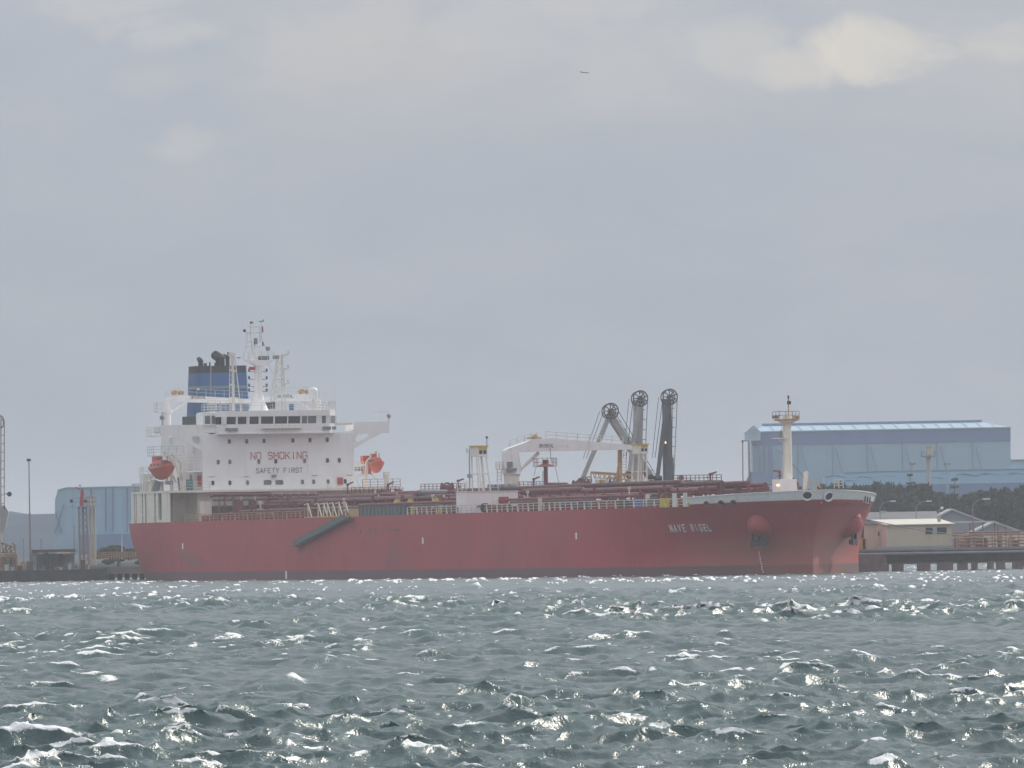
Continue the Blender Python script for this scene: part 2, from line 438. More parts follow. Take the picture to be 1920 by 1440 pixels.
    me.loops.add(q.size); me.loops.foreach_set('vertex_index', q.ravel().astype(np.int32))
    me.polygons.add(len(q)); me.polygons.foreach_set('loop_start', np.arange(0, q.size, 4, dtype=np.int32))
    me.polygons.foreach_set('use_smooth', np.ones(len(q), bool))
    at = me.attributes.new('foam', 'FLOAT', 'POINT'); at.data.foreach_set('value', foam.ravel().astype(np.float32))
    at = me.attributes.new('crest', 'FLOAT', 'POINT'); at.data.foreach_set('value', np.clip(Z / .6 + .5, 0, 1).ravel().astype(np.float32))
    me.update(); me.validate()
    return me

m = bpy.data.materials.new('sea_water'); m.use_nodes = True; MATS['sea_water'] = m
nt = m.node_tree; N_ = nt.nodes; L_ = nt.links
b_ = N_['Principled BSDF']
b_.inputs['IOR'].default_value = 1.47; b_.inputs['Roughness'].default_value = .10
geo = N_.new('ShaderNodeNewGeometry')
at = N_.new('ShaderNodeAttribute'); at.attribute_name = 'foam'
cr = N_.new('ShaderNodeAttribute'); cr.attribute_name = 'crest'
def nz(scale, detail, vec, rough=.6):
    n = N_.new('ShaderNodeTexNoise'); n.inputs['Scale'].default_value = scale; n.inputs['Detail'].default_value = detail
    n.inputs['Roughness'].default_value = rough; L_.new(vec, n.inputs['Vector']); return n.outputs['Fac']
mpw = N_.new('ShaderNodeMapping'); mpw.inputs['Scale'].default_value = (1.0, .55, 1.0); mpw.inputs['Rotation'].default_value = (0, 0, R(28))
L_.new(geo.outputs['Position'], mpw.inputs[0])
rip = nz(12.0, 4, mpw.outputs[0], .6)
bp = N_.new('ShaderNodeBump'); bp.inputs['Strength'].default_value = .7; bp.inputs['Distance'].default_value = .04
L_.new(rip, bp.inputs['Height'])
mp2 = N_.new('ShaderNodeMapping'); mp2.inputs['Scale'].default_value = (1.0, .6, 1.0); mp2.inputs['Rotation'].default_value = (0, 0, R(22)); L_.new(geo.outputs['Position'], mp2.inputs[0])
rip2 = nz(1.5, 6, mp2.outputs[0], .68)
vl = N_.new('ShaderNodeVectorMath'); vl.operation = 'LENGTH'; L_.new(geo.outputs['Position'], vl.inputs[0])
rl_ = N_.new('ShaderNodeMapRange'); rl_.interpolation_type = 'SMOOTHSTEP'; L_.new(vl.outputs['Value'], rl_.inputs[0]); rl_.inputs[1].default_value = 150; rl_.inputs[2].default_value = 520; rl_.inputs[3].default_value = .12
bp2 = N_.new('ShaderNodeBump'); bp2.inputs['Distance'].default_value = .06; L_.new(rl_.outputs[0], bp2.inputs['Strength']); L_.new(rip2, bp2.inputs['Height']); L_.new(bp.outputs[0], bp2.inputs['Normal'])
L_.new(bp2.outputs[0], b_.inputs['Normal'])
fn = nz(3.2, 6, geo.outputs['Position'], .7)
def fm(op, a, b, clamp=False):
    n = N_.new('ShaderNodeMath'); n.operation = op; n.use_clamp = clamp
    for i, v in enumerate((a, b)):
        if isinstance(v, (int, float)): n.inputs[i].default_value = v
        else: L_.new(v, n.inputs[i])
    return n.outputs[0]
fn2 = nz(14.0, 4, geo.outputs['Position'], .7)
fo = fm('SUBTRACT', fm('MULTIPLY', at.outputs['Fac'], 3.2), fm('ADD', fm('MULTIPLY', fn, 1.7), fm('MULTIPLY', fn2, 2.1)))
fo = fm('MULTIPLY', fm('ADD', fo, .98), 1.7, True)
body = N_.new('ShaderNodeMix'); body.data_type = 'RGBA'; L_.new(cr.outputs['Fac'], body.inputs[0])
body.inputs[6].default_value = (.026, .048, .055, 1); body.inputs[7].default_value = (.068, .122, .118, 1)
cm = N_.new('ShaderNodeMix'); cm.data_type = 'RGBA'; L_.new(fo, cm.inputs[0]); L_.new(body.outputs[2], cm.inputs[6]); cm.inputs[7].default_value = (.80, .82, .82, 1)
L_.new(cm.outputs[2], b_.inputs['Base Color'])
ro = fm('ADD', fm('MULTIPLY', fo, .45), .23); L_.new(ro, b_.inputs['Roughness'])
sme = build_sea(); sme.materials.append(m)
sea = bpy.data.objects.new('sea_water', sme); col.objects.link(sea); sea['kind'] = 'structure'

# sea bed and land beyond the harbour as one sheet
gx = np.concatenate([np.linspace(-9600, -700, 14)[:-1], np.linspace(-700, 700, 90), np.linspace(700, 9600, 14)[1:]])
gy = np.concatenate([np.linspace(-9600, 1100, 8), np.linspace(1160, 1500, 30), np.linspace(1600, 9700, 40)])
mb = MB(); vs_ = []
for y in gy:
    for x in gx:
        shore = 1215 + 14 * math.sin(x * .031) + 9 * math.sin(x * .09 + 1)
        t = max(0, min(1, (y - shore) / 30)); z = -6 + 7.6 * t
        if y > 2600:
            f = min(1, (y - 2600) / 1400)
            z += f * (15 + 4 * math.sin(x * .011 + 2) + 2 * math.sin(x * .037)) * .5
        vs_.append((x, y, min(z, 40)))
nx = len(gx)
mb.add(vs_, [(j * nx + i, j * nx + i + 1, (j + 1) * nx + i + 1, (j + 1) * nx + i) for j in range(len(gy) - 1) for i in range(nx - 1)])
struct('ground', mb, 'sand_ground', smooth=60)
hl = MB(); hx = [-260 - 9 * i for i in range(-12, 60)]; hv = []
hr = random.Random(2)
for k_, (y, f_) in enumerate(((2950, 0), (3050, .6), (3200, 1.0), (3500, 1.05), (4000, .9))):
    for x in hx:
        tp_ = 20.5 + 1.6 * math.sin(x * .05 + 1) + 1.1 * math.sin(x * .13) + 1.0 * hr.random() - max(0, (x + 190)) * .05
        hv.append((x, y, 1 + f_ * max(0, tp_)))
nh = len(hx); hl.add(hv, [(j * nh + i + 1, j * nh + i, (j + 1) * nh + i, (j + 1) * nh + i + 1) for j in range(4) for i in range(nh - 1)])
struct('hills', hl, 'hill_scrub')

# haze
hz = bpy.data.meshes.new('haze')
hb = MB().box((-9900, -9900, -7.0), (9900, 9900, 46.0))
hz = hb.mesh('haze', [], (0, 0, 0))
hm = bpy.data.materials.new('haze'); hm.use_nodes = True; hm.node_tree.nodes.clear()
ho = hm.node_tree.nodes.new('ShaderNodeOutputMaterial'); hv = hm.node_tree.nodes.new('ShaderNodeVolumePrincipled')
hv.inputs['Color'].default_value = (.84, .91, 1.0, 1); hv.inputs['Density'].default_value = 1.6e-4; hv.inputs['Anisotropy'].default_value = 0.15
hm.node_tree.links.new(hv.outputs[0], ho.inputs['Volume'])
hz.materials.clear(); hz.materials.append(hm)
haze = bpy.data.objects.new('haze', hz); col.objects.link(haze); haze['kind'] = 'stuff'

# ---------------------------------------------------------------- the tanker: hull
DECK = 7.48
def sheer(u): return .52 * max(0, (u - 203) / 25.0)
def smst(a, b, x): t = max(0, min(1, (x - a) / (b - a))); return t * t * (3 - 2 * t)
def stem(z): return 224.8 + 3.6 * smst(1.6, 10.5, z)
def half(u, z):
    fl = smst(1.5, 9.3, z)
    a = stem(z) - u; L = 34 + 4 * fl; k = 1.0 - .40 * fl
    b = 16.1 if a >= L else (16.1 * max(0, 1 - (1 - a / L) ** 2) ** k if a > 0 else 0)
    st = np.interp(u, [0, 5, 10, 15, 20, 24, 28, 34, 40], [7.8, 9.8, 11.5, 13.1, 14.5, 15.3, 15.8, 16.1, 16.1])
    g = max(0, min(1, (z + 1) / 8.8)); st -= (1 - g) ** 1.6 * 4.4 * max(0, 1 - u / 50)
    return max(0.0, min(b, st) if u < 60 else b)
ship = thing('tanker_ship', 'long red product tanker with white deckhouse and blue funnel moored at the jetty', 'tanker', (0, 0, 0))
def hull_grid(zs, inset=0.0, n=150):
    rows = []
    for z in zs:
        row = []
        for i in range(n + 1):
            t = i / n; e = stem(z + (sheer(228) * smst(4.5, DECK, z) if z > 4.5 else 0))
            u = e * (1 - (1 - t) ** 2.0) if t > .5 else e * .75 * (t / .5)
            zz = z + (sheer(u) * smst(4.5, DECK, z) if z > 4.5 else 0)
            row.append((u - (inset if t == 1 else 0), zz, max(0, half(u, zz if zz > 4.5 else z) - inset)))
        rows.append(row)
    return rows
def skin(mb, rows):
    n = len(rows[0])
    for sgn in (-1, 1):
        base = [(u, sgn * b, z) for r in rows for (u, z, b) in r]
        fs = []
        for j in range(len(rows) - 1):
            for i in range(n - 1):
                q = (j * n + i, j * n + i + 1, (j + 1) * n + i + 1, (j + 1) * n + i)
                fs.append(q if sgn < 0 else q[::-1])
        mb.add(base, fs)
zs = [-4, -2, -1, 0, .6, 1.2, 1.8, 2.4, 3, 3.6, 4.2, 4.8, 5.4, 6, 6.6, 7.2, DECK]
hull = MB(); rows = hull_grid(zs); skin(hull, rows)
for a, b in zip(rows, rows[1:]):                 # transom
    hull.add([(a[0][0], -a[0][2], a[0][1]), (a[0][0], a[0][2], a[0][1]), (b[0][0], b[0][2], b[0][1]), (b[0][0], -b[0][2], b[0][1])], [(0, 3, 2, 1)])
# hull paint: red topsides, grey-red boot top, forefoot blended rosier towards the stem, scuffs and runs
hm_ = mat('hull_red', (.42, .060, .066), .55, .12, .12, streak=(.17, .05, .06), sfac=.5, sw=.45, stretch=(1, 1, .5))
nt = hm_.node_tree; N_ = nt.nodes; L_ = nt.links; b_ = N_['Principled BSDF']
cur = b_.inputs['Base Color'].links[0].from_socket
tc = N_.new('ShaderNodeTexCoord'); sp = N_.new('ShaderNodeSeparateXYZ'); L_.new(tc.outputs['Object'], sp.inputs[0])
def hmath(op, a, b, clamp=False):
    n = N_.new('ShaderNodeMath'); n.operation = op; n.use_clamp = clamp
    for i, v in enumerate((a, b)):
        if isinstance(v, (int, float)): n.inputs[i].default_value = v
        else: L_.new(v, n.inputs[i])
    return n.outputs[0]
def hnoise(sc, st, det=5, rough=.6):
    mp = N_.new('ShaderNodeMapping'); mp.inputs['Scale'].default_value = st; L_.new(tc.outputs['Object'], mp.inputs[0])
    n = N_.new('ShaderNodeTexNoise'); n.inputs['Scale'].default_value = sc; n.inputs['Detail'].default_value = det; n.inputs['Roughness'].default_value = rough
    L_.new(mp.outputs[0], n.inputs['Vector']); return n.outputs['Fac']
def hmix(f, a, c):
    n = N_.new('ShaderNodeMix'); n.data_type = 'RGBA'; L_.new(f, n.inputs[0]); L_.new(a, n.inputs[6])
    if isinstance(c, tuple): n.inputs[7].default_value = (*c, 1)
    else: L_.new(c, n.inputs[7])
    return n.outputs[2]
def hstep(v, lo, hi):
    n = N_.new('ShaderNodeMapRange'); n.interpolation_type = 'SMOOTHSTEP'; L_.new(v, n.inputs[0]); n.inputs[1].default_value = lo; n.inputs[2].default_value = hi
    return n.outputs[0]
scuff = hmath('MULTIPLY', hstep(hnoise(.05, (1, 1, 3), 6, .65), .52, .68), hstep(sp.outputs['Z'], 6.0, 2.0))
cur = hmix(hmath('MULTIPLY', scuff, .7), cur, (.24, .10, .12))
fresh = hmath('MULTIPLY', hstep(hnoise(.09, (1, 1, 1.4), 3, .5), .56, .62), hstep(sp.outputs['Z'], 4.5, 2.5))
cur = hmix(hmath('MULTIPLY', fresh, .6), cur, (.38, .035, .045))
runs = hmath('MULTIPLY', hstep(hnoise(1.0, (1.1, 1.1, .07), 5, .7), .54, .72), hstep(hnoise(.08, (1, 1, 1), 2), .4, .6))
cur = hmix(hmath('MULTIPLY', runs, .45), cur, (.34, .15, .15))
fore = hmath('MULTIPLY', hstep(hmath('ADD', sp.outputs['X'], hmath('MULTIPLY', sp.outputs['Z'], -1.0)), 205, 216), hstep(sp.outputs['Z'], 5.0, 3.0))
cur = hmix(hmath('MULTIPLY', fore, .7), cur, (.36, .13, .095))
wl_ = hmath('ADD', sp.outputs['Z'], hmath('MULTIPLY', hnoise(.6, (1, 1, .4), 4), -.25))
bt = hstep(wl_, .98, .86)
btc = hmix(hstep(hnoise(.07, (1, 1, 2), 5), .42, .6), hmix(hstep(sp.outputs['X'], 150, 224), cur, (.26, .085, .07)), (.15, .08, .088))
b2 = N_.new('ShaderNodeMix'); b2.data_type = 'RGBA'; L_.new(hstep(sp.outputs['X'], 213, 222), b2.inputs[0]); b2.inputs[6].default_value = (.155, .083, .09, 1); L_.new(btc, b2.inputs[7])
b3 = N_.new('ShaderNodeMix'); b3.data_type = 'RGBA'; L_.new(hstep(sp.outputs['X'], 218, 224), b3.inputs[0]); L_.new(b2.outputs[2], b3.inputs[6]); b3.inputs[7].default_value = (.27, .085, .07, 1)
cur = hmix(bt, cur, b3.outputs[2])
L_.new(cur, b_.inputs['Base Color'])
hb_ = N_.new('ShaderNodeBump'); hb_.inputs['Strength'].default_value = .25; hb_.inputs['Distance'].default_value = .05
L_.new(hnoise(.45, (1, 1, 1), 2), hb_.inputs['Height']); L_.new(hb_.outputs[0], b_.inputs['Normal'])
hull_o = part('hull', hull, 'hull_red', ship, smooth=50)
# main deck plate
dk = MB(); r = hull_grid([DECK])[0]; vs_ = []
for (u, z, b) in r: vs_ += [(u, -max(0, b - .03), DECK - .012), (u, max(0, b - .03), DECK - .012)]
dk.add(vs_, [(2 * i, 2 * i + 2, 2 * i + 3, 2 * i + 1) for i in range(len(r) - 1)])
part('main_deck', dk, 'deck_red', ship)
def hull_pt(px, py, side=-1, off=0.0, lo=160, hi=224.0):
    """point of the hull skin seen at px,py"""
    o, d = ray(px, py); o = SMI @ o; d = SMI.to_3x3() @ d
    best = None
    for k in range(0, 4000):
        t = 840 + k * .08
        p = o + d * t
        if 0 < p.x < stem(p.z) and abs(p.y) <= half(p.x, p.z): best = p; break
    if best is None: return None, None
    e = .15; u, z = best.x, best.z; s_ = -1 if best.y < 0 else 1
    du = Vector((2 * e, s_ * (half(u + e, z) - half(u - e, z)), 0)); dz = Vector((0, s_ * (half(u, z + e) - half(u, z - e)), 2 * e))
    nrm = du.cross(dz).normalized()
    if nrm.y * s_ < 0: nrm = -nrm
    return Vector((u, s_ * half(u, z), z)), nrm
# forward bulwark with fairleads
bw = MB(); U0 = hull_pt(1284, 951)[0].x; print('U0', U0)
def bwtop(u): return 8.45 + (9.2 - 8.45) * min(1, (u - U0 - 1) / 18) if u > U0 + 1 else DECK + (8.45 - DECK) * max(0, (u - U0)) / 1
nb = 90
for sgn in (-1, 1):
    ou = []
    for i in range(nb + 1):
        t = i / nb; u0 = U0 + (228.2 - U0) * (1 - (1 - t) ** 1.8)
        zt = bwtop(u0)
        lo = min(u0, stem(DECK)); hi = 0; zB = DECK + sheer(u0) - .01
        ul = U0 + (stem(zB) - U0) * (1 - (1 - t) ** 1.8); uh = U0 + (stem(zt) - U0) * (1 - (1 - t) ** 1.8)
        zB = DECK + sheer(u0) - .01; zt = max(zt, zB + .02); zm = (zB + zt) / 2; um = (ul + uh) / 2 if t < 1 else stem(zm)
        ou.append([(ul, sgn * (half(ul, zB) + .03), zB), (um, sgn * (half(um, zm) + .03), zm), (uh, sgn * (half(uh, zt) + .02), zt), (uh - .18, sgn * max(0, half(uh, zt) - .16), zt + .0), (ul - .18, sgn * max(0, half(ul, DECK) - .16), DECK + .0)])
    fs = []
    for i in range(nb):
        for j in range(4):
            q = (i * 5 + j, (i + 1) * 5 + j, (i + 1) * 5 + j + 1, i * 5 + j + 1); fs.append(q if sgn < 0 else q[::-1])
    bw.add([p for s_ in ou for p in s_], fs)
    capr = [s_[2] for s_ in ou]
    for a, b in zip(capr, capr[1:]):
        bw.bar((a[0], a[1], a[2] + .04), (b[0], b[1], b[2] + .04), .3, .08)
bulw = part('bulwark', bw, 'bulwark_grey', ship, smooth=50)
for (px, py, rad, dk_) in ((1517, 928.5, .60, 1), (1553, 930.5, .58, 1), (1377, 942, .36, 0), (1353, 943, .36, 0), (1326, 944, .33, 0)):
    p, n = hull_pt(px, py)
    if p is None: continue
    f = MB(); a = Vector((0, 0, 1)); e = n.cross(a).normalized(); g = e.cross(n).normalized()
    ring = lambda rr_, o_: [p + n * o_ + (e * math.cos(2 * math.pi * i / 18) * 1.12 + g * math.sin(2 * math.pi * i / 18)) * rr_ for i in range(18)]
    A_ = ring(rad, .03); B_ = ring(rad * .95, .17); C_ = ring(rad * .74, .12); D_ = ring(rad * .70, .035)
    f.use(0).add(A_ + B_ + C_ + D_, [(k * 18 + i, k * 18 + (i + 1) % 18, (k + 1) * 18 + (i + 1) % 18, (k + 1) * 18 + i) for k in range(3) for i in range(18)])
    f.use(1).add(D_, [tuple(range(18))])
    part('fairlead', f, ['rust_steel' if not dk_ else 'bulwark_grey', 'soot_black'], bulw, smooth=40)
for px in (1622, 1628.5, 1634):
    p, n = hull_pt(px - (px - 1622) * .25 - 2, 934 + (px - 1622) * .2)
    if p is None: continue
    f = MB(); f.use(0).bar(p + n * .05 + Vector((-.25, 0, -.42)), p + n * .05 + Vector((.1, 0, .42)), .26, .16)
    f.use(1).bar(p + n * .12 + Vector((-.25, 0, -.35)), p + n * .12 + Vector((.1, 0, .3)), .12, .12)
    part('roller_fairlead', f, ['bulwark_grey', 'soot_black'], bulw)
# bolsters and anchors
for (px, py, w) in ((1428, 992, 1), (1592, 990, 1)):
    p, n = hull_pt(px, py)
    if p is None: print('no hull', px); continue
    bo = MB(); d = (n * .75 + Vector((0, 0, -.72)) + Vector((-.1, 0, 0))).normalized()
    base = p - n * .9 + Vector((0, 0, .9))
    prev = None
    e = d.cross(Vector((0, 0, 1))).normalized(); g = e.cross(d)
    segs = [(0, 1.5), (.8, 1.55), (1.6, 1.45), (2.1, 1.2), (2.35, .85), (2.45, .45)]
    vs_ = []
    for (t, r_) in segs:
        for i in range(20): vs_.append(base + d * t + (e * math.cos(i * math.pi / 10) + g * math.sin(i * math.pi / 10) * 1.15) * r_)
    bo.add(vs_, [(k * 20 + i, (k + 1) * 20 + i, (k + 1) * 20 + (i + 1) % 20, k * 20 + (i + 1) % 20) for k in range(len(segs) - 1) for i in range(20)] + [tuple(range(100, 120))])
    bol = part('anchor_bolster', bo, 'hull_red', hull_o, smooth=60)
    an = MB(); t0 = base + d * 2.3
    an.bar(t0, t0 + d * .5 + Vector((0, 0, -.5)), .3, .3)
    c = t0 + n * .12 + Vector((0, 0, -.35)); e2 = n.cross(Vector((0, 0, 1))).normalized()
    an.bar(c - e2 * .95 + Vector((0, 0, -.45)), c + e2 * .95 + Vector((0, 0, -.45)), .5, .55)
    for s_ in (-1, 1):
        an.prism([c + e2 * s_ * .95 + Vector((0, 0, -.7)), c + e2 * s_ * .55 + Vector((0, 0, -.7)), c + e2 * s_ * .72 + Vector((0, 0, .95))], n * .28)
    part('anchor', an, 'anchor_black', hull_o)
# load and draught marks, name, tug marks
for (px, py, hgt, w) in ((343, 1024, .75, .5), (793, 1014, .75, .5), (1081, 1005, .75, .5), (537, 1078, .95, .6)):
    p, n = hull_pt(px, py)
    t = n.cross(Vector((0, 0, 1))).normalized(); q = MB().bar(p + n * .01 - Vector((0, 0, hgt / 2)), p + n * .01 + Vector((0, 0, hgt / 2)), .04, w)
    part('hull_mark', q, 'letter_white', hull_o)
def hull_text(text, px0, py0, px1, py1, hgt, m_, st, nm):
    n_ = len(text)
    for i, ch in enumerate(text):
        if ch == ' ': continue
        f0 = i / (n_ - .25); f1 = (i + .75) / (n_ - .25)
        a, n = hull_pt(px0 + (px1 - px0) * f0, py0 + (py1 - py0) * f0); b, n2 = hull_pt(px0 + (px1 - px0) * f1, py0 + (py1 - py0) * f1)
        a.z = b.z = a.z; ex = (b - a); nn = (n + n2).normalized(); exn = ex.normalized(); ez = nn.cross(exn); ez = ez if ez.z > 0 else -ez; nn = exn.cross(ez) if exn.cross(ez).dot(nn) > 0 else ez.cross(exn)
        part(nm, letters(ch, a + nn * .03, ex, ez, nn, hgt, ex.length * .72, st=st, dep=.03), m_, hull_o)
hull_text('NAVE RIGEL', 1259, 996.5, 1337, 994.5, .78, 'letter_white', 1.15, 'name_letter')
hull_text('1 12 1 021', 674, 999.5, 752, 997.5, .5, 'rail_worn', .8, 'faded_letter')
# draught marks near the stem
dm = MB()
for k in range(9):
    p, n = hull_pt(1424 + k * .9, 1035 + k * 4.6)
    if p is not None: dm.bar(p + n * .02 - Vector((.12, 0, 0)), p + n * .02 + Vector((.12, 0, 0)), .08, .14)
part('draught_mark', dm, 'letter_white', hull_o)

# ---------------------------------------------------------------- deckhouse
def V(*a): return Vector(a)
UF = HU
def hz_(px, py, u=UF): p = pu(px, py, u); return p.y, p.z
YS, _ = hz_(380, 880); YP, _ = hz_(664, 880)        # starboard and port edge of the front
_, ZW = hz_(500, 797)                               # wing deck bulwark top
_, ZWL = hz_(500, 813)
house = part('accommodation_block', MB().box((21, YS, DECK), (UF, YP, ZWL)), 'white_paint', ship)
# slightly raised deck seams running round the block
for z in (10.6, 13.3, 16.0):
    s_ = MB()
    s_.box((UF - .01, YS - .03, z), (UF + .025, YP + .03, z + .06)); s_.box((21, YS - .03, z), (UF - .01, YS, z + .06)); s_.box((21, YP, z), (UF - .01, YP + .03, z + .06))
    part('deck_seam', s_, 'white_paint', house)
def window_mesh(w, h, name, glass='window_pale', t=.07):
    q = MB()
    q.use(0).box((0, -w / 2 - t, -h / 2 - t), (.05, w / 2 + t, -h / 2)).box((0, -w / 2 - t, h / 2), (.05, w / 2 + t, h / 2 + t))
    q.box((0, -w / 2 - t, -h / 2), (.05, -w / 2, h / 2)).box((0, w / 2, -h / 2), (.05, w / 2 + t, h / 2))
    c = .12; y, z = w / 2, h / 2
    q.use(1).prism([(0, -y + c, -z), (0, y - c, -z), (0, y, -z + c), (0, y, z - c), (0, y - c, z), (0, -y + c, z), (0, -y, z - c), (0, -y, -z + c)], (.02, 0, 0))
    return q.mesh(name, ['white_paint', glass])
wm = [window_mesh(.42, .60, 'window'), window_mesh(.42, .60, 'window', 'glass_dark')]
rows_ = {828: (430, 462.5, 495, 549, 581, 613.5), 866.5: (409, 431, 485, 517, 571, 614, 636), 905.5: (399, 431, 464, 567, 588, 615, 647)}
tilt = {828: -.016, 866.5: -.0150, 905.5: -.012}
rnd = random.Random(4)
for y0, xs in rows_.items():
    for x in xs:
        yy, zz = hz_(x, y0 + (x - 409) * tilt[y0])
        part('window', None, None, house, me=wm[rnd.random() < .45], loc=(UF + .004, yy, zz))
wmb = window_mesh(1.08, .62, 'wide_window')
for x in (501.5, 523.5):
    yy, zz = hz_(x, 904.5); part('wide_window', None, None, house, me=wmb, loc=(UF + .004, yy, zz))
yy, zz = hz_(637, 902); part('fire_hose_box', MB().box((UF + .003, yy - .33, zz - .45), (UF + .32, yy + .33, zz + .45)), 'red_box', house)
yy, zz = hz_(513, 892.5); part('floodlight', MB().box((UF + .003, yy - .28, zz - .18), (UF + .4, yy + .28, zz + .18)), 'steel_grey', house)
yy, zz = hz_(648, 842); 
for x, y in ((397, 894), (462, 894), (590, 892), (655, 891)):
    yy, zz = hz_(x, y); part('name_plate', MB().box((UF + .003, yy - .4, zz - .05), (UF + .03, yy + .4, zz + .05)), 'rail_worn', house)
def sign(text, x0, y0, x1, y1, m_, h_, st, par, u, nm):
    n_ = len(text)
    ya, za = hz_(x0, y0, u); yb, zb = hz_(x1, y1, u); za = (za + zb) / 2
    cw = (yb - ya) / (n_ - .3)
    for i, ch in enumerate(text):
        if ch == ' ': continue
        part(nm, letters(ch, (u, ya + cw * i, za), (0, 1, 0), (0, 0, 1), (1, 0, 0), h_, cw * .72, st=st), m_, par)
sign('NO SMOKING', 470.5, 861, 575.5, 860, 'letter_red', .86, .85, house, UF + .004, 'sign_letter')
sign('SAFETY FIRST', 480.5, 887, 567, 886, 'letter_dark', .60, .8, house, UF + .004, 'sign_letter')
# access ladder and small deck stores at the foot of the front
part('ladder', MB().ladder(V(UF + 1.1, hz_(613, 930)[0], 8.8), V(UF + 1.1, hz_(613, 930)[0], 12.3), (0, 1, 0)), 'rail_white', ship)

# navigation bridge
ya, zb0 = hz_(414, 812, 40.6); yb, _ = hz_(632, 812, 40.6); _, zt = hz_(520, 769.5, 40.6); _, zw0 = hz_(520, 796, 40.6)
z_sill = hz_(520, 794.5, 40.6)[1]; z_head = hz_(520, 780.5, 40.6)[1]
BF = 40.6
br = MB(); c1 = 1.0
# lower apron with chamfered corners, and roof slab; the window band stands between them
poly = lambda z, f=BF, o=0.0: [(31, ya - o, z), (f - c1, ya - o, z), (f + o, ya + c1, z), (f + o, yb - c1, z), (f - c1, yb + o, z), (31, yb + o, z)]
br.prism(poly(ZWL), (0, 0, z_sill - ZWL)); br.prism(poly(z_head, o=.12), (0, 0, zt - z_head))
bridge = part('wheelhouse', br, 'white_paint', ship)
part('apron_ledge', MB().prism(poly(zb0 - .16, o=.10), (0, 0, .16)), 'white_paint', bridge)
wins = [(425, 442), (446, 462), (468, 485), (489.5, 512.5), (515.5, 538.5), (540.5, 563), (566, 576), (577.5, 593), (603.5, 611), (620, 628)]
inner = MB().box((31.3, ya + 1.3, z_sill - .0), (BF - 1.6, yb - 1.3, z_head)); part('wheelhouse_core', inner, 'soot_black', bridge)
mull = []
last = 416
for i, (x0, x1) in enumerate(wins):
    m0 = hz_(last, 788, BF)[0]; m1 = hz_(x0, 788, BF)[0]
    mull.append((m0, m1)); last = x1
    y0_, y1_ = m1, hz_(x1, 788, BF)[0]
    w_ = MB().prism([(BF - .10, y0_, z_sill), (BF - .10, y1_, z_sill), (BF + .02, y1_, z_head), (BF + .02, y0_, z_head)], (-.03, 0, 0))
    part('bridge_window', w_, 'glass_dark' if i < 6 else ('glass_clear' if i in (9,) else 'window_pale'), bridge)
mull.append((hz_(last, 788, BF)[0], hz_(631, 788, BF)[0]))
for m0, m1 in mull:
    part('window_post', MB().prism([(BF - .06, m0, z_sill), (BF - .06, m1, z_sill), (BF + .06, m1, z_head), (BF + .06, m0, z_head)], (-.22, 0, 0)), 'white_paint', bridge)
for yq, s_ in ((ya, 1), (yb, -1)):
    for u0_ in (31.2, 34.0, 36.8):
        part('window_post', MB().box((u0_, yq, z_sill), (u0_ + .5, yq + s_ * .15, z_head)), 'white_paint', bridge)
        part('side_window', MB().box((u0_ + .5, yq + s_ * .06, z_sill), (u0_ + 2.8, yq + s_ * .1, z_head)), 'glass_dark', bridge)
for xs, y in (((425, 433.5, 442), 805.5), ((608, 616.5, 626), 802.5)):
    for x in xs:
        yy, zz = hz_(x, y, BF); part('vent_box', MB().box((BF + .003, yy - .24, zz - .2), (BF + .26, yy + .24, zz + .2)), 'steel_grey', bridge)
ya2, _ = hz_(490, 803, BF); yb2, _ = hz_(564, 803, BF)
part('window_walkway', MB().box((BF + .01, ya2, z_sill - .62), (BF + .55, yb2, z_sill - .56)).rail([(BF + .52, ya2, z_sill - .56), (BF + .52, yb2, z_sill - .56)], h=.55, n=2, sp=.9, t=.04), 'rail_white', bridge)
rl = MB().rail([(31.5, yb - .3, zt), (31.5, ya + .3, zt), (BF - 1.3, ya + .3, zt), (BF - .3, ya + 1.3, zt), (BF - .3, yb - 1.3, zt), (BF - 1.3, yb - .3, zt), (31.5, yb - .3, zt)], h=1.0, sp=1.4, t=.045)
part('roof_railing', rl, 'rail_white', bridge)
# enclosed starboard corner of the bridge
y1c, zc1 = hz_(381, 797, 38.5); y2c, _ = hz_(411, 797, 38.5); _, zc2 = hz_(395, 774.5, 38.5)
cb = part('bridge_wing_cab', MB().box((35.5, y1c, ZW - .9), (38.5, y2c, zc2)), 'white_paint', bridge)
part('cab_window', MB().box((38.503, y1c + .25, ZW + .25), (38.52, y1c + .95, zc2 - .35)), 'window_pale', cb)
part('cab_window', MB().box((38.503, y1c + 1.15, ZW + .25), (38.52, y2c - .2, zc2 - .35)), 'window_pale', cb)
part('cab_sill', MB().box((38.503, y1c - .02, ZW - .05), (38.62, y2c + .02, ZW + .12)), 'dome_white', cb)

